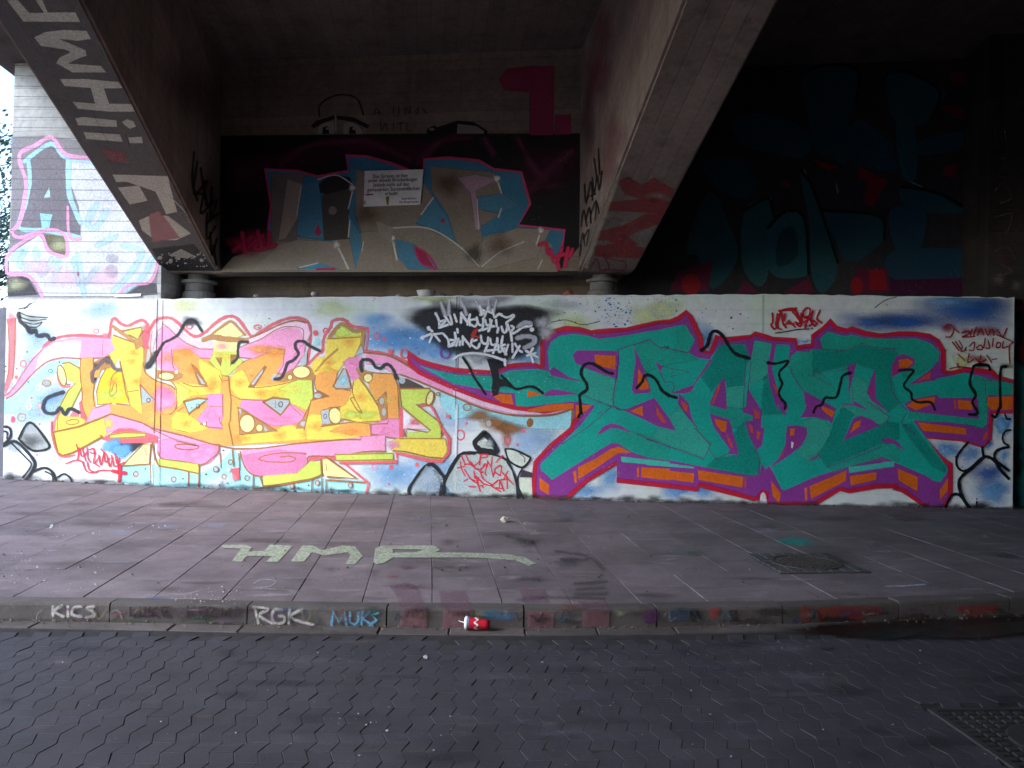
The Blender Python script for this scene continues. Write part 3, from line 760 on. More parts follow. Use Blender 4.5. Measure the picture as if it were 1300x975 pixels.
fill('cream', 'B: 440,235 606,245 604,318 440,312'); fog('pink', 'B: 500,270', 70, 34, .5); fill('lime', 'B: 440,312 604,312 604,350 642,368 542,462 502,472 410,372 432,350'); fog('yel', 'B: 520,340', 60, 40, .6); fill('brn', 'B: 452,345 502,342 492,412'); fill('brn', 'B: 556,325 604,325 556,412'); line('brn', 6, 'B: 410,372 500,466 545,480', sm=False)
fill('yel', 'B: 342,362 482,442 492,482 482,592 322,600 205,522 390,542 402,520 352,440'); fog('org', 'B: 440,520', 60, 60, .4)
fill('lime', 'B: 172,520 322,600 252,626 202,682 186,600'); fog('yel', 'B: 300,590', 60, 30, .8)
fill('yel', 'B: 152,772 190,722 262,742 345,800 402,832 260,862 150,838'); fog('lime', 'B: 240,740', 60, 40, .7)
fill('yel', 'B: 572,470 642,430 690,540 762,552 900,532 1012,502 1100,500 1000,562 862,622 722,636 622,622 562,560'); fill('lime', 'B: 900,562 1012,505 1112,508 1122,620 1082,702 962,652 862,622'); fog('yel', 'B: 890,590 820,600', 90, 40, .7)
fill('yel', 'B: 620,880 700,860 860,850 960,800 1010,830 1100,835 1080,905 800,925 640,935', edge=1); fog('org', 'B: 640,900 1090,870', 80, 40, .5)
fill('hot', 'B: 400,606 502,600 502,742 482,800 502,832 402,822 332,772 402,692'); fog('pink', 'B: 430,740', 60, 60, .7)
fill('hot', 'B: 642,640 782,640 902,742 962,662 1062,732 1042,792 862,812 802,792 622,692'); fog('pink', 'B: 900,770', 120, 30, .6)
line('brn', 6, 'B: 502,600 502,742 482,760 482,795 500,800 502,832 402,822', sm=False); line('brn', 9, 'B: 545,480 550,560 562,640 556,780 545,800 575,950', sm=False); line('brn', 6, 'B: 480,470 500,510 540,500 545,480', sm=False); line('brn', 5, 'B: 410,680 500,685', sm=False); line('brn', 5, 'B: 190,720 235,685', sm=False); line('brn', 5, 'B: 150,775 150,835 265,862', sm=False); line('brn', 5, 'B: 960,665 1045,745', sm=False)
line('brn', 6, 'B: 556,600 620,632 720,640 800,640', sm=False); line('brn', 6, 'B: 1120,500 1126,620 1045,790', sm=False); line('brn', 6, 'B: 150,512 185,560 188,640 185,700'); line('brn', 6, 'B: 230,522 300,545 400,545', sm=False); line('brn', 6, 'B: 680,550 760,552 900,532 1012,502', sm=True)
fill('cyan', 'B: 236,650 330,626 402,640 272,732'); line('brn', 14, 'B: 236,650 330,626 402,632 372,655 272,732 236,650', sm=False); oval(None, 'B: 333,680', 12, 15, 0, 'dgr', 5); oval('dgr', 'B: 292,692', 5, 6)
fill('brn', 'B: 340,804 398,784 394,824'); oval('wht', 'B: 378,802', 10, 12)
fill('gry', 'B: 782,652 862,628 962,640 966,660 902,742'); line('brn', 13, 'B: 782,652 850,622 962,635 966,660 902,742 782,652', sm=False); oval(None, 'B: 902,668', 13, 18, 0, 'dgr', 6); line('brn', 4, 'B: 866,635 866,690', sm=False)
fill('lbrn', 'B: 608,690 640,692 882,852 762,862 620,876'); line('brn', 8, 'B: 608,690 882,852 620,876 608,690', sm=False); oval('cream', 'B: 672,800', 52, 62, 0, 'brn', 8); oval('cream', 'B: 756,830', 24, 26, 0, 'brn', 6); fill('gry', 'B: 612,698 632,700 628,740'); fill('gry', 'B: 790,815 820,850 790,852')
fill('brn', 'B: 282,380 330,420 405,545 340,535'); fill('gry', 'B: 322,450 386,530 358,528'); fill('brn', 'B: 792,398 808,412 722,552 676,546'); fill('gry', 'B: 778,425 782,440 715,535 700,528')
fill('lbrn', 'B: 40,430 190,440 232,462 225,485 150,512 50,490'); oval('cream', 'B: 117,474', 55, 27, .06, 'brn', 7); oval('cream', 'B: 186,446', 12, 12)
fill('lbrn', 'B: 830,500 880,450 990,420 1090,400 1150,450 1140,500 1000,498 910,515'); oval('cream', 'B: 1046,446', 60, 42, 0, 'brn', 7); oval('cream', 'B: 966,482', 17, 18, 0, 'brn', 5); oval('gry', 'B: 865,482', 32, 20, -.5)
fill('lbrn', 'B: 1012,800 1062,760 1112,800 1102,832 1008,836'); oval('gry', 'B: 1060,802', 22, 18); line('brn', 5, 'B: 1068,830 1080,905 1280,895', sm=False); line('brn', 5, 'B: 640,430 710,475', sm=False)
fill('pink', 'B: 620,282 760,222 880,152 960,132 1050,146 1062,200 1050,300 972,402 900,452 880,442 922,382 930,292 862,286 700,352 620,342'); fog('org', 'B: 760,290 860,300', 100, 44, .8)
fill('lpink', 'B: 690,215 800,170 900,122 1000,97 1082,112 1102,182 1072,252 1056,200 1042,150 960,132 880,156 760,222 682,252'); line('brn', 6, 'B: 620,345 620,280 760,222 880,152 960,132 1050,148 1060,200 1050,240', sm=True); line('brn', 6, 'B: 880,288 930,292 920,400 870,480', sm=False); line('brn', 6, 'B: 620,345 700,352 640,378', sm=False); line('brn', 12, 'B: 690,212 800,166 900,118 1000,92 1080,108', a=.8)
fill('gry', 'B: 1035,320 1085,300 1080,395 1040,410'); fill('pink', 'B: 960,400 1045,270 1065,260 1060,320 990,415 940,450')
# third group (window C)
fill('lime', 'C: 458,150 510,130 582,182 642,166 642,204 470,208'); line('lbrn', 26, 'C: 425,205 470,150 510,115 560,140 600,165 660,160', sm=True, a=.9); fill('lime', 'C: 470,190 480,160 512,138 570,182 500,200'); line('lbrn', 26, 'C: 660,160 650,290', sm=False)
fill('yel', 'C: 410,216 480,212 642,206 642,250 602,332 542,362 482,432 432,470 390,442 332,470 302,402 342,352 402,342'); line('lbrn', 14, 'C: 480,290 400,360 330,440', sm=False); line('brn', 8, 'C: 412,218 640,206 642,250 602,335', sm=False)
fill('gry', 'C: 642,262 660,310 600,338'); 
fill('org', 'C: 330,472 400,422 482,432 452,545 560,572 590,582 532,682 422,692 372,702 366,822 560,792 702,800 712,882 642,892 642,910 270,906 252,842 300,642 425,612 332,560'); fog('yel', 'C: 400,430', 90, 30, .8)
fill('yel', 'C: 272,762 300,740 370,742 372,826 520,800 420,860 642,895 642,908 272,906'); fog('org', 'C: 560,860', 90, 30, .8); line('brn', 7, 'C: 330,470 320,520 335,570 425,612 300,642 252,840', sm=False); line('brn', 7, 'C: 450,545 590,582 532,682 422,692', sm=False); line('brn', 7, 'C: 366,822 560,792 702,800 712,882', sm=False); fill('brn', 'C: 320,590 350,570 430,612 330,635 305,635'); oval('gry', 'C: 345,608', 26, 16)
fill('hot', 'C: 530,380 560,355 642,345 652,400 602,422 632,492 592,512 542,422'); fog('pink', 'C: 600,380', 50, 30, .7)
fill('gry', 'C: 452,542 522,420 542,430 572,550 542,562 472,562'); line('brn', 10, 'C: 452,542 522,420 542,430 575,560 470,562 452,542', sm=False); fog('cyan', 'C: 520,500', 40, 50, .7)
fill('lbrn', 'C: 360,715 420,690 510,695 520,780 380,820'); fill('gry', 'C: 368,715 420,702 432,802 378,802'); oval('cream', 'C: 464,746', 42, 56, -.15, 'brn', 7); oval(None, 'C: 395,750', 10, 16, 0, 'dgr', 4)
fill('yel', 'C: 592,512 632,490 692,572 762,682 782,782 622,792 512,762 502,692 542,672 582,592'); fog('lime', 'C: 580,740 690,740', 100, 44, .85); line('brn', 9, 'C: 632,490 692,572 762,682 782,782 622,792 520,768', sm=False); line('brn', 7, 'C: 590,515 585,590 625,680 650,725 620,710 580,650 572,625 590,622')
fill('org', 'C: 690,502 742,462 862,460 902,552 906,772 832,782 822,580 752,642 702,552'); line('brn', 8, 'C: 640,430 720,450 860,458 895,540 906,772', sm=False); line('brn', 7, 'C: 752,642 812,578 826,800', sm=False); fill('lbrn', 'C: 755,642 812,580 826,800 782,792'); oval('gry', 'C: 785,645', 18, 26, 0, 'brn', 4); oval('gry', 'C: 800,720', 14, 26)
fill('hot', 'C: 714,812 832,772 906,770 908,906 712,872'); line('brn', 8, 'C: 830,780 826,800 714,805 712,872 912,908', sm=False); fog('pink', 'C: 820,850', 60, 36, .7)
fill('lbrn', 'C: 600,425 640,420 720,450 700,530 650,500 620,450'); oval('cream', 'C: 690,486', 30, 30, 0, 'brn', 6)
# right-hand letter and long ribbon
fill('#5a4a48', 'C: 892,482 962,492 1062,540 1082,556 912,560'); oval('gry', 'C: 925,505', 22, 22)
fill('red', 'C: 905,690 935,690 940,880 920,900 905,900'); fill('lpink', 'C: 930,692 1120,842 935,832'); fog('coral', 'C: 1020,790', 60, 30, .8); fill('wht', 'C: 935,720 980,740 975,790 940,820')
fill('lime', 'C: 910,562 1002,568 1112,560 1102,652 1022,672 1192,802 1192,905 962,902 960,868 1122,852 1002,752 922,682'); line('brn', 9, 'C: 910,565 922,682 1002,752 1122,848 1100,860 960,835 945,880 960,900', sm=False); line('red', 16, 'C: 1040,680 1120,680 1180,790 1205,850 1240,900 1240,975', sm=True, soft=.3); line('brn', 7, 'C: 1022,668 1195,802 1192,905', sm=False); line('brn', 12, 'C: 905,560 1112,558', sm=False)
oval('cream', 'C: 1116,626', 24, 50, .25, 'brn', 10); oval(None, 'C: 1172,598', 12, 12, 0, 'brn', 6)
fill('pink', 'R6: 340,288 440,302 560,366 700,430 830,482 950,514 1080,526 1190,500 1190,516 1100,540 950,541 820,512 700,462 560,402 480,372 440,360 400,330 345,330'); line('brn', 7, 'R6: 340,286 440,300 560,366 700,430 830,480 950,512 1080,524 1190,498', sm=True); line('brn', 7, 'R6: 480,374 560,404 700,464 820,514 950,543 1100,542 1192,516')
fill('lpink', 'R6: 700,438 830,488 950,520 1060,530 1060,538 950,534 820,504 700,456')
line('brn', 14, 'R6: 1195,500 1192,590', sm=False); oval('brn', 'R6: 1017,574', 14, 19, .2); oval('gry', 'R6: 846,578', 12, 14, 0, 'lbrn', 4); oval(None, 'R6: 757,510', 16, 13, .2, 'lbrn', 4)
oval(None, 'R6: 730,625', 16, 20, 0, 'red', 6); oval('coral', 'R6: 991,606 680,548', 9, 9); oval('red', 'R6: 966,665 756,577', 5, 6); oval('red', 'R6: 445,757 552,748', 9, 9); oval(None, 'R6: 374,757', 9, 13, 0, 'hot', 4); oval('red', 'R6: 435,828', 4, 5)
oval(None, 'R6: 668,286', 20, 22, 0, 'pur', 6, .6); oval(None, 'R6: 500,290', 16, 18, 0, 'red', 6); oval('red', 'R6: 442,282 132,203', 11, 11); oval(None, 'R6: 174,195 385,215', 10, 11, 0, 'red', 5); oval('coral', 'R6: 415,228', 10, 9, 0, None, 0, .7)
for st in ('B: 300,430', 'B: 420,560', 'B: 620,520', 'B: 760,590', 'B: 250,800', 'B: 900,880', 'C: 420,380', 'C: 560,240', 'C: 330,820', 'C: 640,620', 'A: 920,420', 'A: 940,620', 'A: 780,620'): fog('org', st, 60, 42, .5, .1)
for st in ('B: 470,330', 'B: 680,450', 'B: 1000,560', 'C: 500,860', 'C: 830,640', 'A: 610,640', 'A: 1050,880'): fog('#ffe27a', st, 60, 40, .5, .1)
# three dimensional strips under the letters
fill('yel', 'D: 155,265 330,226 548,142 522,200 562,226 492,292 382,352 282,402 216,422 182,402 165,340'); 
fill('pink', 'D: 505,175 550,140 760,200 772,212 840,236 1050,290 1240,346 1292,352 1282,402 1230,452 1172,482 1082,472 902,446 872,402 872,340 902,310 832,272 742,240 642,226 562,250 522,262'); fog('yel', 'D: 530,205', 50, 50, .8)
fill('red', 'D: 542,272 602,238 692,238 832,278 872,290 868,340 822,332 732,346 542,332 482,312'); fill('lime', 'D: 540,285 642,270 782,274 782,290 642,300 545,302'); line('brn', 6, 'D: 540,285 642,268 785,272 785,292 642,302 545,303 538,290', sm=False)
fill('hot', 'D: 882,326 962,312 1150,356 1290,352 1286,402 1222,466 1172,486 1052,466 902,446 872,402'); fog('pink', 'D: 1120,420 1230,390', 80, 50, .8); line('brn', 9, 'D: 872,400 902,446 1052,466 1172,486 1230,452 1285,402 1292,352'); line('brn', 8, 'D: 1012,326 1150,360 1120,380 1040,382 990,366 1000,350 1060,346 1150,358')
fill('lime', 'D: 866,452 1150,490 1156,546 1000,512 880,490'); line('brn', 10, 'D: 830,330 850,440 875,495 1000,514 1158,548 1152,490', sm=False)
fill('cream', 'D: 772,350 822,346 812,480 642,490 692,430'); line('brn', 9, 'D: 630,495 812,482 822,345 770,348 630,490', sm=False); fill('dgr', 'D: 620,340 770,338 690,400 600,345'); fog('blu', 'D: 560,360 620,390', 90, 60, .95, .5); line('brn', 4, 'D: 780,370 795,420', sm=False)
line('brn', 10, 'D: 155,262 330,224 550,138 760,198 830,236 1050,288 1240,345 1290,350', sm=False); line('brn', 12, 'D: 150,262 165,340 180,402 216,424 282,404 382,354 492,292 476,285', sm=False); line('red', 10, 'D: 140,190 140,270 165,370 205,430 300,420', sm=True, soft=.3); line('brn', 8, 'D: 825,240 1000,320 1010,330', sm=False)
fill('pink', 'E: 300,290 420,268 742,236 1000,212 1142,190 1292,180 1292,288 1152,292 962,322 772,322 762,370 702,436 592,456 402,452 332,392'); fill('hot', 'E: 320,320 560,280 740,310 760,360 700,430 590,450 405,445 345,390', a=.6); line('brn', 10, 'E: 300,290 332,392 402,452 592,456 702,436 762,370 776,322 962,320 1152,290 1292,288', sm=True); line('brn', 7, 'E: 744,310 742,300 580,298 470,316 430,340 500,358 640,360 680,338 640,320 575,325')
line('brn', 10, 'E: 0,205 100,236 260,268 430,268 700,232 1000,206 1130,206 1130,186', sm=False)
fill('yel', 'R6: 440,655 482,640 665,640 672,690 656,720 602,716 502,692 452,690'); fog('pink', 'R6: 450,665', 40, 25, .8); line('red', 13, 'R6: 655,600 686,640 682,700 652,734 600,730 500,706 466,700 468,735 235,738', sm=False, soft=.3); line('brn', 4, 'R6: 480,640 665,640 650,615', sm=False); line('brn', 5, 'R6: 452,690 502,692 602,716 656,720', sm=False)
fill('lime', 'R6: 212,706 452,700 452,726 222,730'); line('brn', 4, 'R6: 212,706 452,700 452,726 222,730', sm=False)
fill('red', 'E: 775,325 960,322 960,350 900,340 780,352'); fill('lime', 'E: 460,462 690,442 782,362 852,360 852,442 782,472 562,512 462,516'); line('brn', 16, 'E: 440,470 460,530 562,518 782,480 860,452 858,345', sm=False); fill('cream', 'E: 866,342 902,336 1092,470 902,456 872,442'); line('brn', 13, 'E: 890,325 1100,475 900,462', sm=False); line('brn', 11, 'E: 900,485 1160,500', sm=False); line('red', 15, 'E: 1020,372 1180,505 1165,585', sm=False, soft=.3); line('brn', 5, 'E: 890,375 895,420', sm=False); line('brn', 14, 'E: 400,545 560,520 780,480', sm=False)
for st in ('E: 18,380 12,530', 'E: 160,300 168,400', 'E: 245,275 255,390', 'E: 290,300 295,410', 'E: 390,455 388,560', 'E: 795,470 790,560', 'E: 860,470 862,570', 'E: 890,480 888,570', 'D: 820,470 825,620', 'D: 1080,540 1080,635', 'D: 1155,550 1155,640'): line('brn', 8, st, sm=False)
fill('red', 'E: 240,405 290,398 298,480 250,490'); fog('wht', 'E: 190,480 130,510', 90, 60, .6); oval('lav', 'E: 222,412', 14, 16)
oval(None, 'E: 130,412 190,460 346,470 232,360', 15, 17, 0, 'brn', 6); oval('gry', 'E: 830,503 656,528 1056,520', 14, 17, 0, 'brn', 6); oval('dgr', 'E: 65,443 158,517 215,507 184,280 770,520 700,538 920,548 975,570', 5, 6); oval('gry', 'D: 718,552 978,588 1270,518', 17, 18, 0, 'brn', 7); oval('dgr', 'D: 783,516 1042,584 1202,553', 6, 6)
# bubbles and drips at the left
oval(None, 'A: 160,497', 20, 23, 0, 'coral', 8); oval(None, 'A: 662,273', 18, 14, 0, 'red', 6); oval(None, 'A: 265,660', 15, 19, 0, '#dfeee6', 6); oval(None, 'A: 372,612', 18, 20, 0, '#dfeee6', 6); oval(None, 'A: 348,547', 14, 12, 0, 'dgr', 4); oval('gry', 'A: 320,630', 30, 22, 0, 'lbrn', 7, .7); oval(None, 'A: 198,790', 16, 22, 0, 'wht', 6); oval('red', 'A: 90,880', 16, 24); oval(None, 'A: 150,866', 28, 26, 0, 'lbrn', 8); oval('gry', 'A: 275,786', 12, 18, 0, 'coral', 6)
oval('dgr', 'A: 188,415 410,485 195,622 40,515 35,550', 5, 6); oval('red', 'A: 273,846 272,912 218,732 115,530', 6, 7); oval('red', 'D: 38,420 57,207', 7, 7); oval('coral', 'A: 112,590', 12, 14)
oval(None, 'B: 272,130', 20, 17, 0, 'coral', 8); oval(None, 'B: 742,137', 24, 16, 0, 'coral', 8, .7); oval('red', 'B: 1142,178', 16, 18); oval(None, 'B: 1212,162', 16, 16, 0, 'red', 8); fog('cyan', 'B: 1150,240', 40, 40, .7)
W.done()

fill = W.fill
W.new('drip_line', wall, 'dark grey wavy drip lines over the yellow lettering')
line('dgr', 26, 'A: 128,150 140,205 180,240 210,280 245,270 260,305 320,300 345,330 375,322', soft=.35)
for st in ('A: 130,140 200,170 330,180', 'A: 135,175 220,200 320,190', 'A: 150,205 230,225 290,210', 'A: 180,240 250,245 290,215', 'A: 130,120 190,108'): line('dgr', 7, st, soft=.5, a=.8)
fog('dgr', 'A: 220,190', 110, 60, .3); fog('dgr', 'A: 215,265', 50, 40, .7)
line('dgr', 22, 'A: 440,690 380,708 320,735 298,790 318,832 380,835 415,800 448,845 480,805 545,830', soft=.3)
line('dgr', 18, 'B: 360,165 320,105 280,85 235,120 200,185 150,220 100,245 70,290 40,345 0,400', soft=.35); fog('dgr', 'B: 270,95 300,100', 70, 40, .7); line('dgr', 34, 'A: 1010,520 1045,480 1075,420', soft=.5)
line('dgr', 20, 'B: 1170,300 1100,265 1060,235 1010,240 1005,280 1025,320 990,365 950,385 930,440 905,485 860,495', soft=.35)
line('dgr', 17, 'B: 680,240 620,240 608,290 605,345 570,385', soft=.35)
line('dgr', 22, 'C: 650,440 640,400 650,365 690,360 720,375 740,410 775,420 810,395 840,400 870,440 885,490', soft=.3)
line('#7a6a66', 26, 'A: 640,620 635,560 670,520 720,470 760,480 790,530 830,540', soft=.4, a=.8)
# panel joint lines running through the paint
line('#5a2a28', 6, 'A: 1083,60 1075,500 1062,975', sm=False, a=.8); line('#6a3a38', 6, 'A: 1122,60 1112,500 1105,975', sm=False, a=.7); line('#6a3a38', 6, 'D: 888,150 884,620', sm=False, a=.7); line('wht', 8, 'D: 830,480 832,615', sm=False)
line('dgr', 7, 'F: 392,40 386,500 380,960', sm=False, a=.7); line('wht', 6, 'F: 408,40 402,500', sm=False, a=.7); line('wht', 9, 'R6: 715,500 708,880', sm=False, a=.85); line('#cfe8e0', 7, 'R7: 1005,45 1000,420', sm=False, a=.75); line('#d9e6e6', 7, 'R7: 1000,420 985,905', sm=False, a=.7)
W.done()
# ================================================================== piece two: turquoise with purple block and red rim
W.new('graffiti_lettering', wall, 'large turquoise lettering with purple and orange block and red rim')
TAILTOP = 'R6: 515,285 560,318 620,338 700,356 780,362 860,366 905,346 960,336 1030,332 1062,345'
OUT = (TAILTOP + ' | G1: 135,540 135,320 180,288 240,222 350,195 470,200 580,232 640,224 760,214 900,205 1040,172 1170,145 1290,122 | G2: 90,150 200,140 300,100 370,45 412,90 460,200 500,290 506,402 590,416 650,270 720,296 960,270 1000,240 1100,270'
       ' | G5: 150,290 360,300 372,368 510,350 516,265 620,190 680,125 722,190 830,216 870,195 1000,240 1130,260 | G6: 0,258 150,240 300,245 430,260 510,310 555,400 560,590 640,600 760,570 1000,590 1060,650 1190,672 1192,950'
       ' | G8: 1150,82 962,92 946,330 890,392 700,332 380,312 510,490 600,552 600,830 532,942 392,942 180,782 100,762 | G7: 1300,772 1100,776 850,818 762,800 640,872 530,938 112,940 96,832 62,820 22,880 | G4: 1040,880 990,892 850,852 490,762 470,802 300,782'
       ' | G3: 1300,772 822,722 816,560 540,722 370,872 300,892 180,892 62,862 56,722 70,556 210,402 400,252 432,170 | R6: 1230,545 1195,505 1080,526 950,512 830,480 700,430 560,366 520,330')
fill('pur', OUT, edge=.8); line('rd', 5.4, path(OUT)[0], sm=False, soft=.25, closed=True, rawpx=True)
line('rdh', 2.2, path('G1: 135,540 135,320 180,288 240,222 350,195 470,200 580,232 640,224 760,214 900,205 1040,172 1170,145 1290,122 | G2: 90,150 200,140 300,100 370,45')[0], sm=False, a=.7, rawpx=True)
TB = ('R6: 560,338 640,362 720,378 800,384 880,382 930,360 1050,352 1110,366 | G1: 200,585 182,400 212,320 290,265 420,245 540,260 650,292 800,275 960,250 1110,220 1200,210 1290,196 | G2: 90,212 200,190 350,160 440,300 386,414 470,465 582,480 640,400 682,346 900,342 1000,310 1150,335'
      ' | G5: 160,340 310,346 332,440 370,405 480,416 500,390 610,386 580,290 650,230 800,272 870,262 1000,290 1290,292 | G6: 140,288 300,286 430,330 520,420 510,490 440,570 250,710 500,652 620,632 740,602 900,632 1000,672 1190,702 1190,800 1000,802 952,812 942,960'
      ' | G8: 912,210 880,236 780,202 270,162 572,580 570,622 512,712 440,692 380,652 130,546 0,482 | G7: 1150,500 850,582 500,702 260,812 232,800 142,626 112,590 85,622 50,560 | G4: 1040,660 960,672 500,592 0,492 | G3: 1300,542 1100,510 960,462 830,382 770,376 640,452 222,716 115,612 120,570 250,440 480,222 620,40'
      ' | G1: 600,900 450,862 250,880 0,912 | R6: 960,505 955,452 870,446 700,412 600,360')
fill('tq', TB)
# lighter and darker zones of the fill
for c, st in (('tl', 'G2: 290,232 350,162 440,300 382,412 262,386 300,330'), ('tl', 'R6: 640,366 720,382 880,386 960,366 1100,366 | G1: 200,622 380,660 520,690 550,722 512,790 470,795 330,768 212,748 150,790 0,742 | R6: 880,430 700,405'),
              ('tll', 'G1: 512,562 620,592 820,682 776,902 660,852 492,802 552,742 532,692'), ('tl', 'G1: 975,352 1115,305 1210,376 1300,372 | G2: 160,370 380,420 470,470 200,520 60,560 0,600 | G1: 1090,600'), ('tll', 'G4: 140,215 300,60 400,160 450,240 590,392 530,520 180,400 60,330'),
              ('td', 'G2: 690,350 890,346 950,440 905,520 890,720 740,740 720,640 600,760 520,640 600,500'), ('tll', 'G2: 1002,312 1148,336 1120,560 1090,640 940,720 960,480'), ('tll', 'G2: 740,740 890,720 885,930 745,930'), ('tl', 'G4: 590,50 880,70 975,130 975,172 800,240 760,160 600,105'),
              ('td', 'G4: 800,300 900,180 1000,440 1040,560 1030,655 960,668 700,620 560,590 640,530 850,490'), ('td', 'G2: 1095,640 1130,600 1200,830 1280,975 1060,975 1080,800'), ('tl', 'G5: 320,440 470,412 520,560 620,640 700,740 600,850 420,750 330,600'), ('td', 'G5: 520,410 960,330 1060,370 1270,380 1290,600 1225,640 1300,880 1210,960 1090,830 1085,570 920,510 520,600'),
              ('tl', 'G5: 610,292 650,232 800,274 870,262 1000,292 1300,300 | G6: 300,300 440,340 515,420 500,490 350,600 200,640 140,440 110,378 0,375 | G5: 970,330 820,395 610,386'), ('tll', 'G5: 780,960 800,892 900,882 880,700 920,640 1010,700 1020,800 1100,900 1160,975 | G7: 1215,135 1155,232 1000,150 880,110 800,40'),
              ('tll', 'G7: 430,180 520,150 600,165 660,220 672,300 600,430 470,530 370,470 460,300'), ('td', 'G7: 720,180 800,60 880,110 800,350 1100,240 1200,190 1300,200 1300,330 1150,400 650,580 580,480 690,300'), ('tl', 'G7: 650,600 1000,450 1160,385 1300,420 1300,540 1150,500 700,630'),
              ('tl', 'G3: 780,246 900,272 1050,312 1300,412 1300,532 1100,502 950,442 840,372 780,362'), ('tl', 'G8: 240,90 850,160 860,0 920,0 915,200 880,232 780,200 300,150 240,130'), ('td', 'G8: 250,200 400,400 560,580 560,620 440,560 260,330 180,200'), ('tl', 'G6: 840,640 1000,675 1190,705 1190,795 950,805 940,960 885,960 880,800 830,700'), ('tll', 'G1: 190,590 330,640 200,630')):
    fill(c, st, a=.6, edge=3.5)
# speckled light fill at the rough left half
dots('tll', 'G1: 190,240 820,940', 260, .35, .9, .8); dots('tll', 'G3: 120,100 900,700', 260, .35, .9, .8); dots('#bfe8dc', 'R6: 600,350 1150,450', 160, .35, .8, .7); dots('#c98fd0', 'G3: 100,600 600,880', 70, .35, .8, .8)
# purple gaps and orange windows
for st in ('G1: 412,440 450,396 560,396 822,402 832,500 826,662 620,592 520,552 440,512', 'G1: 205,605 200,585 235,545 380,642 525,690 380,664 220,628', 'G1: 155,792 220,750 330,766 472,796 250,812 150,818', 'G3: 430,24 600,26 612,45 560,80 470,150 425,225',
           'G1: 968,350 1080,600 1132,772 1104,786 982,796 955,762 962,680 990,480', 'G1: 880,945 1160,830 1300,1022 | G4: 272,266 100,222 | G3: 1080,172', 'G3: 628,306 700,222 770,196 850,216 960,286 1002,296 920,278 830,242 760,242 680,287',
           'G2: 84,500 152,543 132,602', 'G2: 584,480 614,480 440,716 422,772 350,792 300,792 218,792 430,712', 'G2: 306,792 392,880 412,985 | G4: 442,192 332,72 288,10', 'G2: 722,640 742,942 580,892 640,740', 'G4: 582,110 762,160 802,300 852,487 738,476 772,440 700,342 620,232',
           'G2: 928,738 1062,952 | G4: 1052,232 1084,242 1062,402 1010,442 940,302 908,180 977,172 977,130 885,96 885,60 922,40', 'G2: 900,332 994,300 962,482 944,432', 'G5: 140,335 182,335 160,470 142,562 202,792 292,902 284,975 | G7: 292,50 252,128 200,20 | G5: 198,962 118,702 103,562 124,440', 'G5: 308,345 352,395 312,470 301,545 299,460',
           'G5: 428,764 600,855 734,930 704,975 | G7: 722,100 692,205 660,172 540,142 398,142 440,90 462,20 | G5: 452,900', 'G7: 278,222 380,214 462,240 467,300 422,392 302,492 132,602 100,622 200,522 262,402', 'G7: 463,551 500,520 572,478 562,512', 'G5: 828,541 918,514 872,682 850,762 882,852 1034,947 900,902 838,762 850,692',
           'G5: 1085,568 1092,702 1092,832 1214,972 1050,852 1013,782 1040,682', 'G7: 888,150 960,128 1052,160 1124,222 900,312 798,358 850,240', 'G6: 128,450 200,430 292,470 294,522 250,562 78,642 88,522', 'G6: 236,712 340,642 502,538 544,602 482,672 300,702', 'G6: 188,892 280,842 500,800 522,832 640,830 872,832 882,985 | G8: 852,152 240,86 196,20', 'G6: 948,815 1192,806 1192,952 1000,952',
           'G8: 268,166 600,182 780,212 880,238 932,202 946,322 890,392 700,332 380,312', 'G8: 0,330 60,318 142,360 192,434 100,372 0,356', 'G7: 1128,374 1200,335 1300,372 1200,352', 'G5: 738,962 800,893 880,883 962,900 880,896 805,905'):
    fill('pur', st)
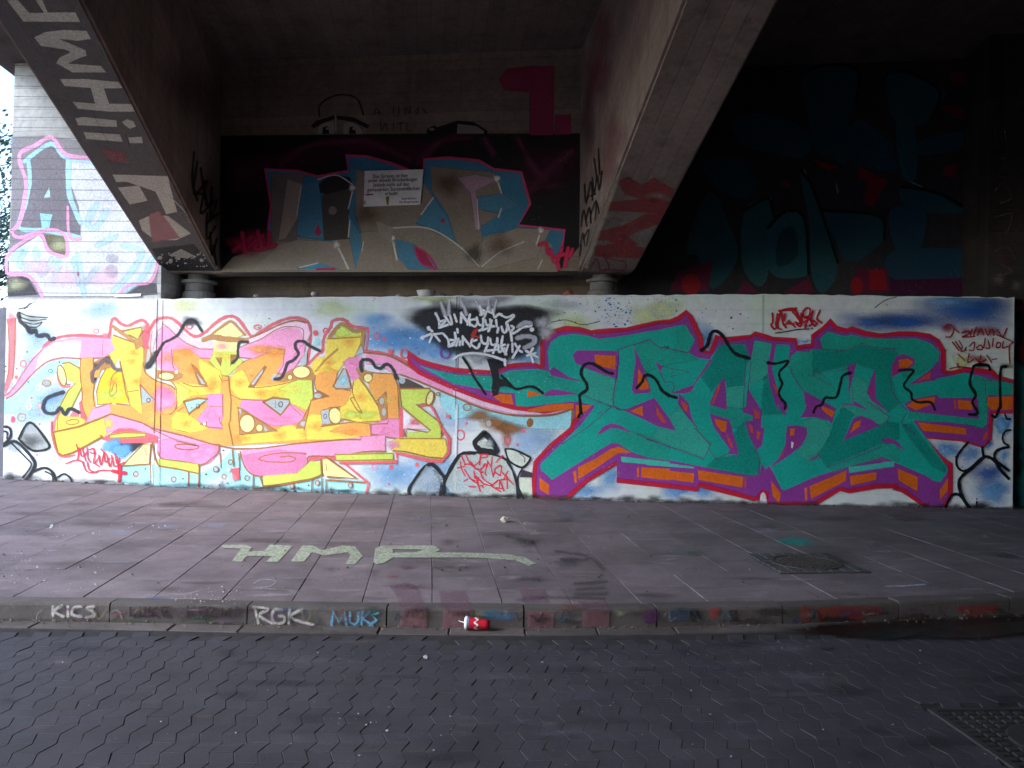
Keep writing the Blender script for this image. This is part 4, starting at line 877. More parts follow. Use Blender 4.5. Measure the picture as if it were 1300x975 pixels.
for c, st in (('or2', 'G1: 612,436 806,446 802,572 620,532'), ('or2', 'G1: 0,762 70,780 130,800 0,826'), ('or2', 'G1: 0,938 200,890 422,880 422,930 250,952 0,964'), ('or2', 'G3: 440,30 592,30 540,80 470,140 440,140'), ('or2', 'R6: 850,452 940,458 950,500 900,492'), ('rd', 'G3: 432,140 470,140 440,205 420,215'),
              ('or2', 'G1: 1012,560 1050,622 1102,692 1112,746 1042,762 1002,740 1010,642'), ('or2', 'G3: 940,85 1052,34 1056,132'), ('or3', 'G3: 1170,30 1272,192 1240,190 1190,110'), ('or3', 'G4: 90,60 180,195 150,190 100,120'), ('or3', 'G2: 320,850 382,902 372,962 340,930'), ('or3', 'G2: 660,722 690,700 622,882 602,880'), ('or2', 'G4: 630,155 742,182 732,282 690,272 640,202'), ('or3', 'G4: 735,285 765,330 800,430 770,410 740,330'),
              ('or3', 'G4: 945,200 980,230 982,292 960,282'), ('or3', 'G4: 1015,265 1050,282 1032,352 1012,340'), ('or3', 'G4: 985,60 1040,110 1040,160 1000,150'), ('or3', 'G5: 150,690 190,740 210,800 180,780'), ('or2', 'G5: 602,905 710,952 | G7: 714,100 690,147 598,70'), ('or2', 'G7: 310,245 352,245 346,312 308,312'), ('or3', 'G7: 282,400 232,502 214,502'), ('wht', 'G7: 318,365 345,372 330,430 318,420'), ('rd', 'G7: 340,365 375,368 345,410'),
              ('#c03070', 'G5: 1060,720 1070,800 1050,800 1035,760'), ('or2', 'G7: 900,190 960,168 952,222 850,292'), ('or2', 'G6: 150,482 230,470 282,502 230,560 150,552'), ('#c8357a', 'G6: 110,520 140,520 150,570 90,610'), ('or3', 'G6: 300,690 442,590 432,652'), ('or2', 'G6: 220,902 300,850 482,820 472,882 370,922 310,946'), ('or2', 'G6: 690,850 822,862 822,942 690,932'), ('or3', 'G6: 652,850 675,850 675,930 655,930'), ('or2', 'G6: 965,825 1190,815 1190,940 1000,942 960,900'),
              ('or2', 'G8: 310,180 732,232 742,292 352,256'), ('or3', 'G8: 890,300 930,250 925,320 885,350'),
              ('or2', 'G3: 460,600 620,522 760,432 832,410 952,466 832,470 620,612 465,712'), ('or2', 'G3: 415,640 445,628 452,742 430,746'), ('or2', 'G3: 105,690 197,762 192,857 110,802'), ('tll', 'G3: 855,502 1300,552 1300,590 860,552 | G3: 855,530'), ('tll', 'G4: 0,536 442,596 440,612 0,578'), ('or2', 'G3: 1040,600 1300,612 1300,722 1040,692'), ('or2', 'G4: 0,608 442,656 436,742 0,682'), ('or2', 'G3: 1000,600 1020,600 1020,692 1000,690'), ('or2', 'G4: 475,625 892,690 882,787 480,716'), ('or3', 'G4: 905,690 920,692 915,790 900,790'),
              ('or2', 'G4: 1145,720 1237,842 1217,932 1160,862'), ('or2', 'G7: 485,775 822,630 822,722 500,892'), ('or2', 'G7: 440,790 465,780 467,902 445,902'), ('tll', 'G7: 845,600 1262,545 1262,592 850,652'), ('or2', 'G7: 855,680 1102,645 1096,716 865,767'), ('or2', 'G8: 135,590 312,665 306,792 140,692'), ('or2', 'G8: 580,670 576,782 505,872 505,782'), ('tll', 'G8: 0,530 100,530 100,575 0,580')):
    fill(c, st)
# white flakes below
fill('wht', 'G4: 1040,930 1050,850 1075,825 1100,860 1110,935')
# thin purple separators
for w, st in ((9, 'G3: 1000,296 1300,416'), (9, 'G4: 0,340 300,440 530,520 590,395 450,242 472,236 380,130 300,20'), (8, 'G4: 580,440 642,532 740,476'), (9, 'G1: 830,400 835,500 780,842 790,902 850,942 900,942'), (9, 'G1: 822,392 965,346 1115,300 1215,376 1290,372'), (8, 'G2: 140,368 380,418'), (6, 'G2: 150,545 400,595 230,636 242,600'), (7, 'G2: 130,602 172,690 232,682 262,730 242,782'),
              (6, 'G2: 912,490 890,922'), (6, 'G2: 962,505 920,902'), (7, 'G5: 300,542 342,642 422,752'), (7, 'G7: 570,478 642,602 850,530 1150,410'), (5, 'G5: 510,625 850,560'), (5, 'G5: 510,625 722,742 715,660'), (7, 'G7: 1020,0 1216,136 1156,236 1100,202'), (6, 'G6: 0,375 112,380 132,432'), (6, 'G6: 76,640 82,762 152,882 222,942'), (6, 'G8: 215,95 165,180'), (6, 'G8: 165,180 290,300'), (6, 'G3: 770,45 540,240 310,390'), (6, 'G3: 640,0 770,40 840,75 900,72'), (6, 'G5: 610,386 820,396 970,330 1060,370 1280,380'), (5, 'G6: 840,655 1000,675'), (5, 'G6: 940,670 940,800'), (7, 'G1: 500,800 770,915 640,975'), (7, 'G4: 1000,440 1040,540 1030,655')):
    line('dpur', w, st, sm=False)
W.done()

W.new('drip_line', wall, 'black wavy drip lines over the turquoise lettering')
for w, st in ((28, 'G1: 780,610 720,592 640,540 580,515 520,530 490,590 500,640 540,700 540,760 480,802 480,862 490,975 | G3: 490,90 465,140'), (28, 'G1: 1000,740 1050,682 1070,632 1120,625 1180,672 1230,762 1300,812 | G2: 200,806 280,830'), (30, 'G2: 512,392 560,350 580,282 600,232 650,222 710,272 770,372 830,432 950,470'), (24, 'G5: 110,510 180,518 285,492 270,532 212,592 216,652 236,702 206,782 230,842 265,882 260,932'),
              (24, 'G5: 850,602 790,632 770,702 740,812 700,832 630,832 600,892 550,912 522,965'), (22, 'G6: 150,580 282,576 240,642 195,722 260,782 270,842 330,872 440,872 480,942'), (26, 'G6: 985,572 960,532 850,532 822,582 800,702 852,802 822,872 862,942 | G8: 830,110 765,112'), (26, 'G6: 1130,545 1085,560 1075,702 1080,902 | G8: 1030,62 1000,132 968,122'), (18, 'R6: 900,380 925,405 960,435 1010,425 1040,430 1070,452'), (20, 'F: 440,545 490,620 530,700 590,790 630,850')):
    line('blk', w if not st.startswith('R6') else 11, st, soft=.2)
oval('blk', 'G5: 110,510 855,605', 20, 18); oval('blk', 'G2: 515,392', 24, 20)
fill('#232327', 'F: 640,560 780,560 800,620 730,640 740,720 800,740 840,800 790,780 740,790 730,850 690,865 680,800 690,740 680,680', edge=1)
fog('blk', 'G6: 900,540 1130,540', 90, 34, .6)
W.done()

# ================================================================== stones outlined in dark paint
W.new('painted_stone', wall, 'rounded stones outlined in black at the foot of the wall')
fill('#dfe8dc', 'H: 0,500 60,480 250,170 470,150 640,165 800,220 900,330 960,740 470,700 180,690', a=.5)
fill('#b9bdb8', 'R5: 78,640 125,572 195,650 200,680 140,690', a=.7); fog('dgr', 'R5: 130,650', 60, 40, .5); fog('gry', 'R5: 60,670', 40, 40, .8)
for w, st in ((9, 'R5: 78,640 125,572 195,650 200,680 145,690 110,672 78,640'), (12, 'R5: 12,672 60,650 110,690 145,740 130,780 105,815'), (6, 'R5: 45,655 110,720 130,750 95,800'), (10, 'R5: 130,780 180,760 215,775 238,825'), (6, 'R5: 188,775 215,790 222,820'), (8, 'R5: 238,800 265,785 290,800 298,820'), (10, 'R5: 12,590 40,595 45,630 15,665'), (7, 'R5: 12,610 30,612 30,640')): line('#23262a', w, st, soft=.15)
line('#23262a', 14, 'R6: 525,880 522,840 600,745 655,790 665,815 650,880', soft=.15); line('#23262a', 12, 'R6: 665,815 690,760 730,705 790,700', soft=.15); line('dgr', 7, 'R6: 620,770 640,800 650,840', a=.7)
fog('dgr', 'R6: 655,860', 24, 40, .9)
line('#23262a', 28, 'H: 30,640 60,500 140,350 250,170 340,140 480,145 640,165 760,200 830,240', soft=.12); fill('#303236', 'H: 820,200 870,270 940,420 985,560 1060,735 960,738 950,560 900,380 830,270'); line('#23262a', 22, 'H: 1030,350 980,450 965,560', soft=.12)
fill('#c8d0c0', 'H: 430,0 620,0 700,90 690,140 540,145 460,80'); line('#23262a', 22, 'R6: 830,615 790,655 810,685 850,692 880,690 850,640 828,615', soft=.12); fog('gry', 'R6: 850,660', 22, 24, .7)
fill('#dfe5d6', 'H: 820,100 920,110 1090,180 1130,220 1040,330 920,290 850,220'); line('#23262a', 24, 'H: 815,100 920,105 1085,180 1130,225 1040,330 920,290 850,220 815,100', soft=.12); line('#555', 14, 'H: 1000,160 1060,210 1060,270', a=.6) if False else line('#55585a', 14, 'H: 1000,160 1060,210 1060,270', a=.6)
fill('#e3ecd6', 'H: 990,460 1150,470 1160,705 1060,705 1000,600'); fill('#4a3f48', 'H: 1030,360 1160,400 1170,460 1000,455', a=.9)
fill('#c9cfd2', 'R6: 590,750 655,795 640,870 545,880 530,840', a=.4)
for w, st in ((20, 'G8: 755,360 700,420 655,490 660,570 710,612 770,590'), (26, 'G8: 555,935 590,860 620,822 680,825 740,900 780,945'), (30, 'G8: 770,945 700,830 675,720 700,660 780,590 880,500 920,485 990,520 1040,600 1115,680'), (22, 'G8: 1115,610 1050,560 990,500 1000,440 1060,410 1115,400'), (18, 'G8: 1130,250 1085,260 1060,310 1070,360 1110,385'), (20, 'G8: 880,400 890,480'), (16, 'G8: 1080,110 1100,155 1130,150'), (14, 'G8: 830,880 835,930')): line('#0c0f16', w, st, soft=.15)
W.done()

# ================================================================== tags
W.new('spray_cloud', wall, 'dark grey sprayed cloud behind a white tag')
for st, rx, ry, a in (('F: 250,180', 330, 90, .75), ('F: 520,260', 420, 150, .85), ('F: 800,260', 330, 170, .8), ('F: 960,190', 300, 90, .7), ('F: 620,390', 330, 110, .8), ('F: 300,250', 260, 110, .7), ('F: 900,400', 190, 110, .7), ('F: 730,540', 150, 80, .8), ('F: 60,240', 120, 40, .5)): fog('#2c2b2f', st, rx, ry, a, .45)
fill('#2a292d', 'F: 60,235 150,180 330,160 420,165 620,170 800,175 1000,165 1090,195 1080,280 1040,330 1060,400 1000,450 880,520 640,470 520,500 330,460 230,400 150,300', sm=True, a=.9, edge=9)
fog('#c9c4cc', 'F: 1100,260 1130,340', 80, 70, .85); fog('gry', 'F: 1240,110', 200, 60, .5); fog('#8a878c', 'F: 250,100 480,90 650,90 760,60', 110, 60, .5); fog('#b9b7bd', 'F: 560,560', 90, 60, .7)
W.done()
W.new('graffiti_tag', wall, 'white handwritten tag with stars on a dark cloud')
for a_, b_ in (('260,90', '300,200'), ('330,70', '325,190'), ('450,110', '470,190'), ('540,70', '600,180'), ('650,60', '660,160'), ('720,70', '690,180'), ('420,60', '440,120')): line('#e6e2ea', 30, 'F: %s %s' % (a_, b_), sm=False, soft=.9, a=.75, taper=-.4)
TG = ['215,180 240,230 250,300', '245,300 300,240 250,250', '245,300 320,275', '290,200 340,270 350,255 335,200', '370,190 385,235', '385,235 390,250', '430,175 425,260', '425,180 490,270', '500,190 480,275', '490,265 540,290 555,270', '545,230 500,240 500,280', '555,215 570,270 605,275 610,220', '610,275 600,310 575,325', '600,320 690,290', '625,235 640,280 670,270 665,230', '680,240 660,310 650,330', '655,275 700,290', '715,235 720,290', '735,300 725,340', '760,290 775,335 800,330 805,270', '740,185 800,215 860,195 845,225 800,260 815,300', '810,270 830,330 860,300 840,285', '830,330 860,345 930,300 960,295', '835,330 845,410', '580,120 595,170 585,195', '600,150 625,170 590,195', '650,130 620,210', '640,160 690,185', '685,150 700,215', '705,215 735,190 760,190',
      '190,330 150,300', '180,350 95,385', '190,360 165,420', '200,350 250,410', '200,355 270,345', '280,350 320,400 325,455', '325,455 380,410 335,400', '330,455 370,440', '375,340 385,400', '395,310 400,340', '405,390 385,450', '420,410 415,445', '440,370 440,440', '440,375 500,450', '520,390 500,455', '510,440 560,470 580,430', '555,400 525,410', '590,365 600,420 640,430 650,380', '650,430 620,500', '665,390 680,440 720,430 725,385', '720,430 690,510', '640,490 720,480', '735,440 740,500 790,470', '770,370 760,460 800,520', '755,450 790,440', '815,440 790,520', '850,430 850,500', '870,430 900,480 930,500', '910,450 850,550', '880,385 960,380 1040,390 1020,440 950,470', '890,295 940,260 1000,260 1000,285 950,290',
      '1020,470 1000,510 1020,585', '960,490 1060,545', '970,530 1040,510', '360,560 420,525 520,510 620,520 700,540 770,565', '785,560 790,610']
for st in TG: line('wht', 20, 'F: ' + st, soft=.2)
oval('wht', 'F: 1010,315', 19, 19); oval('wht', 'F: 788,575', 14, 16); oval('wht', 'F: 160,305 110,383', 14, 20); fill('#c9332f', 'F: 505,360 530,320 565,300 555,345 525,385'); line('#d8453f', 12, 'F: 510,385 550,370 575,385')
line('#c9c6cf', 40, 'F: 890,385 960,370 1030,385 1020,430 950,465', soft=.4, a=.8); line('#c9c6cf', 34, 'F: 900,290 950,258 1000,262', soft=.4, a=.8)
W.done()
W.new('graffiti_tag', wall, 'small red scrawled tag under the yellow lettering')
for st in ('310,345 325,400 320,450', '330,370 350,430 385,400', '350,370 375,460', '385,370 390,440 410,470', '400,385 430,375 430,410 405,400', '440,400 430,480 470,430', '440,480 470,500', '465,420 480,490 500,400', '500,400 510,470 540,440', '480,380 520,420', '520,420 540,500 560,440', '550,420 570,500', '575,410 590,480 610,440', '580,500 640,470', '590,430 600,520', '240,480 310,455 360,470', '355,470 380,530 430,540 480,525 560,530 640,545', '385,465 400,520 450,540'): line('#e2344c', 9, 'D: ' + st, soft=.25)
line('#e2344c', 24, 'D: 560,530 650,545', sm=False, soft=.3); line('#e2344c', 22, 'D: 612,490 606,600', sm=False, soft=.5)
W.done()
W.new('graffiti_tag', wall, 'red scrawled two line tag inside a painted stone')
for st in ('260,180 310,300', '320,170 350,250 420,310', '300,300 360,290 420,330 490,380', '370,260 430,320', '440,300 490,250 510,170', '490,170 590,170 580,200 520,210', '500,200 490,300', '430,350 510,350 590,280', '560,280 500,390 540,390', '600,260 560,400 575,430', '590,250 640,330', '650,200 640,350 665,450', '665,440 700,340 760,310', '680,360 740,310 770,330 750,440', '720,240 790,190', '780,180 700,270', '740,430 680,390', '850,380 800,480', '780,400 920,550', '760,490 840,480', '840,450 840,600', '250,260 260,350 310,440', '210,340 300,320', '300,360 370,470 430,500', '290,510 340,480', '420,380 430,470', '440,440 500,640', '400,500 470,540', '450,450 550,550', '480,460 470,560 530,560', '500,380 540,480 660,560', '540,540 640,560 720,500', '650,560 740,490 740,580', '640,570 760,640', '700,590 770,600', '750,500 800,630', '360,575 440,580', '520,560 540,590'): line('#e2344c', 17, 'H: ' + st, soft=.2)
W.done()
W.new('graffiti_tag', wall, 'bold red tag with a black underline on the bare wall top')
for st in ('265,230 270,380 240,420 290,490 330,470', '350,240 320,420 350,470', '400,200 340,440 410,500', '380,200 510,160 660,150', '370,190 520,180 650,185', '410,210 440,400 490,470', '470,240 460,350', '540,350 480,420', '540,360 640,460', '520,400 620,410', '600,210 700,330 720,400 640,380', '650,200 740,370 720,450 660,410', '740,230 760,380 830,350', '770,190 780,290 870,270 880,160 820,150 780,200', '800,310 850,330 800,440', '860,300 920,400 870,440', '930,190 900,330 960,360', '900,360 960,440 990,390 940,360', '1050,180 1000,320 1080,390', '830,440 800,470'): line('#c5182c', 32, 'T: ' + st, soft=.3)
line('#2a1216', 18, 'T: 310,560 500,530 680,500 870,490'); oval('blk', 'T: 918,480', 15, 15)
W.done()
W.new('graffiti_tag', wall, 'dark red sprayed three line tag by the right end of the wall')
fog('#a3122a', 'U: 240,290 680,330 850,330', 130, 80, .6); fog('#a3122a', 'U: 590,700 700,720 500,340', 110, 70, .5)
for st in ('190,290 250,240 330,290 290,400 220,410', '330,290 400,350', '440,350 540,330 520,380 440,410 570,410', '580,300 560,400 620,400', '640,280 600,390', '650,390 700,300 740,380', '760,300 800,390 830,310', '860,300 880,390', '920,310 1000,420', '1060,290 1000,420', '920,380 1150,480', '310,480 400,600', '350,470 420,570', '400,460 450,550', '440,560 430,610 500,590', '500,550 480,590', '540,540 610,480 600,590 540,590', '640,560 700,520 720,580 650,580', '760,430 740,560', '800,460 820,560 770,560', '870,430 860,540', '920,500 970,490 960,550 910,550 930,480', '1010,470 1000,560 1070,540', '1160,480 1090,540 1100,780', '390,650 480,740', '540,640 520,760 600,720', '620,700 680,760', '700,660 690,760 770,720', '780,660 850,760', '860,720 920,710', '370,780 400,830', '270,850 400,820 560,840'): line('#a3152c', 18, 'U: ' + st, soft=.3)
W.done()
# grime where the wall meets the paving
W.new('splash_grime', wall, 'dark grime along the foot of the wall')
rn = random.Random(5); bx = [(3, 608), (195, 617), (579, 630.5), (964, 640), (1286, 646)]
for (x0, y0), (x1, y1) in zip(bx[:-1], bx[1:]):
    x = x0
    while x < x1 - 6:
        y = y0 + (y1 - y0) * (x - x0) / (x1 - x0); w_ = rn.uniform(8, 26)
        fog(rn.choice(('#3a3338', '#4a3f44', '#2b2a2c', '#5a5250')), [(x + w_ / 2, y - rn.uniform(-1, 2.5))], w_ * .8, rn.uniform(3.0, 8.5), rn.uniform(.45, .9), .3); x += w_
W.done()
# ================================================================== cross beam painting
X = Coat(lambda x, y: on_wall(x, y, BD), wn)
X.new('graffiti_lettering', cross, 'grey and blue lettering with pink rim on a black field')
X.fill('#150e13', 'L: 78,242 400,240 800,236 1262,234 1264,600 1190,690 240,690 80,690', edge=2)
for st, rx, ry in (('L: 320,320', 120, 40), ('L: 730,300', 70, 60), ('L: 560,280', 200, 40), ('L: 1130,380', 90, 60), ('L: 1180,330', 100, 60), ('L: 160,360', 120, 60)): X.fog('#5a2038', st, rx * 1.2, ry * 1.2, .6)
for st in ('730,330 800,260 900,245', '1090,430 1180,340 1240,290', '280,330 380,270 560,255', '1060,250 1100,330 1150,390', '560,255 640,290 700,320', '950,250 980,300'): X.line('#6a2c48', 18, 'L: ' + st, soft=.8, a=.7)
SIL = 'L: 225,350 330,356 400,374 500,356 492,305 560,308 640,330 690,350 745,378 750,318 830,312 930,322 980,350 1072,360 1082,400 1100,465 1062,535 1215,552 1205,612 1190,690 75,690 120,640 240,602 235,540 245,470'
X.fill('#3f7c9c', SIL); X.line('#d23a6c', 8, 'L: ' + ' '.join(SIL.split()[-3:] + SIL.split()[1:20]), sm=False)
X.fill('#988876', 'L: 75,690 120,640 240,602 250,560 330,575 440,590 560,560 700,540 860,600 1000,560 1120,560 1170,600 1190,690')
for c, st in (('#7a6d68', 'L: 248,365 352,368 345,480 328,585 250,590 246,470'), ('#a8988a', 'L: 300,385 345,400 340,500 290,580 270,585'), ('#a19184', 'L: 180,685 270,600 330,585 440,590 480,620 510,682'), ('#2c2a2c', 'L: 402,402 440,368 505,378 516,410 430,432 402,426'), ('#4e4642', 'L: 415,436 512,415 500,480 505,580 420,585 412,480'), ('#8e8072', 'L: 525,352 740,385 780,445 722,532 640,545 545,560 525,500'),
              ('#988a7c', 'L: 640,545 722,532 850,590 930,672 790,682 742,622'), ('#9a8b7d', 'L: 545,560 640,550 650,682 520,682'), ('#8b7c6f', 'L: 772,342 980,362 1010,432 922,440 925,482 1000,500 932,542 945,582 900,640 860,600 830,500 775,420'), ('#a09082', 'L: 945,585 1060,545 1165,552 1120,640 960,682 930,670'), ('#4d86a2', 'L: 345,400 400,390 412,480 418,580 345,575 330,560'), ('#4d86a2', 'L: 725,525 780,440 830,520 850,585'), ('#4d86a2', 'L: 655,580 720,600 800,682 700,680 665,640'), ('#4d86a2', 'L: 920,445 1010,432 1060,470 1000,495 925,480'), ('#5089a4', 'L: 500,500 535,560 545,600 525,680 505,580'), ('#35a0bb', 'L: 330,678 400,662 470,678'), ('#b58fa0', 'L: 860,380 920,370 990,385 920,420 935,545 920,550 905,430')):
    X.fill(c, st, edge=1)
X.fill('#b3245a', 'L: 388,560 400,530 412,560 400,572'); X.fill('#a3204e', 'L: 720,610 750,620 785,678 740,660'); X.line('#c42a60', 6, 'L: 715,605 760,630 790,680 740,660 720,615'); X.oval('#8c3d62', 'L: 812,520', 8, 8)
for st, w in (('345,405 330,500', 4), ('400,385 460,370 515,402', 4), ('517,410 500,480', 5), ('505,520 500,575', 5), ('780,445 740,500', 5), ('462,600 500,680', 6), ('645,580 660,650', 6), ('640,545 760,545 860,600 930,670', 5), ('1005,480 995,510', 4), ('990,380 1005,430', 5), ('1135,555 1120,600', 5), ('1140,650 1125,680', 4), ('940,672 1000,625 1080,590', 4), ('550,590 545,620', 4), ('925,450 930,550', 3), ('340,675 400,660', 5)): X.line('#d8d2cc', w, 'L: ' + st, soft=.35)
for st in ('462,600', '645,578', '1135,553', '990,382', '513,412'): X.fog('#efe9e4', 'L: ' + st, 16, 16, .9)
X.oval('#8d8277', 'L: 448,487', 14, 14); X.fill('#a39488', 'L: 590,520 650,545 640,600 600,560'); X.fill('#9c8e82', 'L: 245,650 290,628 310,640 280,670 250,668')
X.fog('#6b4a32', 'L: 830,400 1000,600 560,500', 60, 50, .5); X.fog('#5a5048', 'L: 915,630', 40, 40, .8)
X.fog('#c22a52', 'L: 160,600 200,590', 70, 44, .8)
for st in ('120,620 180,575 150,620 220,570 190,615 260,600', '150,560 160,625', '200,555 215,610', '240,560 235,610'): X.line('#c22a52', 14, 'L: ' + st, soft=.4)
for st in ('1130,600 1150,595 1160,630', '1165,615 1185,660 1205,610', '1180,640 1235,625', '1225,610 1215,670', '1190,660 1195,680', '1240,615 1230,640'): X.line('#d42a58', 13, 'L: ' + st, soft=.3)
X.fill('#c42a60', 'L: 390,676 460,676 455,684 395,684')
X.done()
X.new('graffiti_mark', cross, 'large pink numeral one above the black field')
X.fill('#93304e', 'Q: 908,240 930,210 1000,200 1070,198 1068,405 1000,405 1000,276 925,268', edge=1.5); X.fill('#93304e', 'Q: 1076,345 1120,345 1122,402 1074,404', edge=1.5); X.done()
X.new('graffiti_character', cross, 'sad pair of eyes under a cap peeking over the black field')
X.line('#4a2730', 5, 'Q: 368,350 368,318 395,295 435,284 480,296 500,345', a=.8); X.fill('#a59c92', 'Q: 362,392 374,374 408,366 412,396 404,402 366,402', sm=True); X.fill('#a59c92', 'Q: 440,398 444,368 478,374 494,392 488,402 446,402', sm=True)
X.fill('#140c0e', 'Q: 376,402 378,382 392,378 398,402'); X.fill('#140c0e', 'Q: 456,402 458,380 472,380 478,402'); X.oval('#b8b0a8', 'Q: 390,386 470,386', 3, 4)
X.fill('#2c151b', 'Q: 342,376 360,362 412,346 416,356 376,370 350,386'); X.fill('#2c151b', 'Q: 418,346 470,352 518,376 512,386 470,366 420,358'); X.line('#b0a49a', 4, 'Q: 416,345 417,392'); X.line('#9c9088', 4, 'Q: 350,388 366,402'); X.line('#9c9088', 4, 'Q: 508,386 494,402')
X.fill('#16110f', 'Q: 690,388 712,376 720,382 782,362 830,366 872,392 872,402 690,404'); X.fill('#8f8178', 'Q: 782,372 838,378 862,394 860,401 780,401'); X.oval('#8f8178', 'Q: 705,388', 8, 4)
for st in ('530,345 540,325 550,345', '535,340 550,338', '590,320 590,345 605,345 605,320', '625,345 625,322 640,340 640,320', '655,335 665,322 660,345', '675,325 690,340', '550,365 555,392 565,370 572,392', '590,365 590,392', '600,370 625,368', '612,368 612,392', '630,370 630,392 645,392'): X.line('#3d2a20', 4, 'Q: ' + st, a=.45, soft=.5)
X.done()
# brown-red stain line on the beam bottom edge
# ================================================================== pillar painting
PLC = Coat(lambda x, y: on_wall(x, y, PB), wn, mat=HALF)
PLC.new('graffiti_lettering', pillar, 'pink and pale blue lettering on a grey field')
PLC.fill('#8e8a90', 'SM: 35,425 150,422 250,440 300,490 490,800 480,905 430,918 25,918 40,600', a=.85, edge=2)
PLC.fill('#3f3f44', 'SM: 20,860 82,850 118,912 24,918'); PLC.fill('#6f6b52', 'SM: 132,725 204,728 206,792 160,782'); PLC.fog('#c9cba0', 'SM: 50,880 185,760', 40, 26, .7); PLC.fill('#4a4a50', 'SM: 380,915 440,870 485,880 488,912', a=.8)
PLC.fill('#dfe3f0', 'SM: 205,482 300,498 380,620 492,808 462,872 400,882 368,916 130,916 112,880 80,852 30,848 25,790 120,728 160,780 206,792 204,728 250,735 245,640 215,560')
PLC.fill('#78737c', 'SM: 82,490 160,442 206,482 212,620 250,690 250,735 182,720 130,715 60,716 76,620 90,560'); PLC.fill('#b7e2ee', 'SM: 136,612 152,580 156,610'); PLC.fill('#9fdcec', 'SM: 124,660 162,664 152,705 130,705')
PLC.line('#a9deee', 14, 'SM: 75,500 158,445 205,488 300,512 380,635 425,690'); PLC.line('#a9deee', 14, 'SM: 88,500 92,560 76,640 60,705 130,712 190,722 248,735'); PLC.line('#b5e2f0', 16, 'SM: 212,490 215,600 250,690')
for st in ('300,630 270,690 300,700 330,650', '40,800 80,770 60,820 100,830', '110,770 130,850 160,800', '180,800 170,870', '230,800 250,880 300,830', '300,760 360,730', '380,760 440,780 400,850 350,900', '470,800 440,860 380,905', '240,790 260,910'): PLC.line('#bfe4f2', 18, 'SM: ' + st, soft=.6, a=.8)
PLC.line('#f4a8d0', 13, 'SM: 35,715 60,690 75,620 80,560 60,480 110,450 160,425 205,478 300,496 330,530'); PLC.line('#f4a8d0', 11, 'SM: 35,715 60,735 150,712 200,728 205,792 150,775 125,725 60,755 25,790 20,830 30,848 82,852 112,880 130,916'); PLC.line('#f3a6cd', 9, 'SM: 210,640 215,730 250,740'); PLC.line('#f3a6cd', 9, 'SM: 490,810 465,872 400,882 365,916')
PLC.oval('#b8b4c0', 'SM: 348,800', 20, 14); PLC.oval('#b8b4c0', 'SM: 345,840', 20, 22); PLC.oval('#a02a5a', 'SM: 242,848', 4, 8)
PLC.fog('#f6c9de', 'SM: 200,860 320,860 120,830', 70, 40, .6)
for k in range(24):
    yy = 70 + k * 13.1
    PLC.line('#6f7078', 1.1, [(18 - (yy - 70) * .028, yy), (100, yy + 1), (205, yy + 1.5)], sm=False, a=.55, soft=.5, rawpx=True)
PLC.done()

# ================================================================== girder faces
def plane_coat(o, n, start=.0025): return Coat(lambda x, y: hitp(x, y, o, n), n, start=start, mat=HALF)
def soffit_coat(A, B, d, n):
    w = B - A; a, b, c = w.dot(w), w.dot(d), d.dot(d); det = a * c - b * b
    def pr(x, y):                                  # keep the paint on the underside
        q = hitp(x, y, A, n) - A; p1, p2 = q.dot(w), q.dot(d)
        u, v = (p1 * c - p2 * b) / det, (p2 * a - p1 * b) / det
        return A + w * min(max(u, .035), .965) + d * min(v, -.02)
    return Coat(pr, n, start=.0025, mat=HALF if A is G1A else WORN)
sn = (G1B - G1A).cross(sof1).normalized(); sn = sn if sn.z < 0 else -sn
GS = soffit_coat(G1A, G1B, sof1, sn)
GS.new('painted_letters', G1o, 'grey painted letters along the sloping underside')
def topx(p): d = p - CAM; w = d.dot(_fw); return (CX + F * d.dot(_rt) / w, CY - F * d.dot(_up) / w)
wv = (G1B - G1A).normalized() * .04
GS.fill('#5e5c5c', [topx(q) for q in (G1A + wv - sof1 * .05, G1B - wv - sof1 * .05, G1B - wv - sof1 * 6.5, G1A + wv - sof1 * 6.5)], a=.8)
for st in ('SL: 40,0 98,0 160,70 245,70 198,0 232,0 262,68 415,68 440,118 130,116', 'SL: 190,205 250,176 350,164 475,170 500,212 430,222 320,212 470,275 475,305 430,320 372,350 555,362 585,396 400,396 310,345 330,315 392,286 360,270 225,250', 'SL: 330,435 460,434 650,450 690,482 570,484 600,570 725,572 742,612 600,612 430,596 400,560 525,570 500,482 355,470',
           'SL: 415,650 460,644 640,662 645,697 430,686', 'SL: 460,726 660,740 675,778 475,762', 'SL: 672,670 700,655 735,668 748,695 715,706 690,690', 'SL: 705,756 780,752 786,786 715,786', 'SM: 348,540 520,545 532,600 548,655 515,662 482,592 395,562 360,562', 'SM: 365,580 430,574 456,620 402,632', 'SM: 430,682 470,664 520,668 590,722 545,742 480,742 440,712'): GS.fill('#cdc8b9', st, edge=.5)
GS.fill('#a3545e', 'SL: 545,825 680,840 712,895 620,882', a=.7, edge=3); GS.fill('#b06b70', 'SM: 462,662 492,652 555,735 472,748', a=.75, edge=2); GS.fill('#2b2828', 'SM: 470,770 600,756 668,838 505,836', a=.85, edge=1)
GS.dots('#b5afa5', 'SM: 490,780 640,830', 40, .6, 2.6); GS.fill('#aaa59b', 'SM: 520,790 560,770 600,790 580,800'); GS.line('#d8d8d8', 3, 'SM: 520,600 600,690 670,830', a=.6); GS.line('#151515', 4, 'SL: 520,640 560,720 600,790', a=.6); GS.line('#151515', 4, 'SL: 690,740 715,800', a=.6)
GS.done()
sn2 = (G2B - G2A).cross(sof2).normalized(); sn2 = sn2 if sn2.z < 0 else -sn2
GS2 = soffit_coat(G2A, G2B, sof2, sn2)
GS2.new('painted_letters', G2o, 'dark red zigzag letters at the foot of the sloping underside')
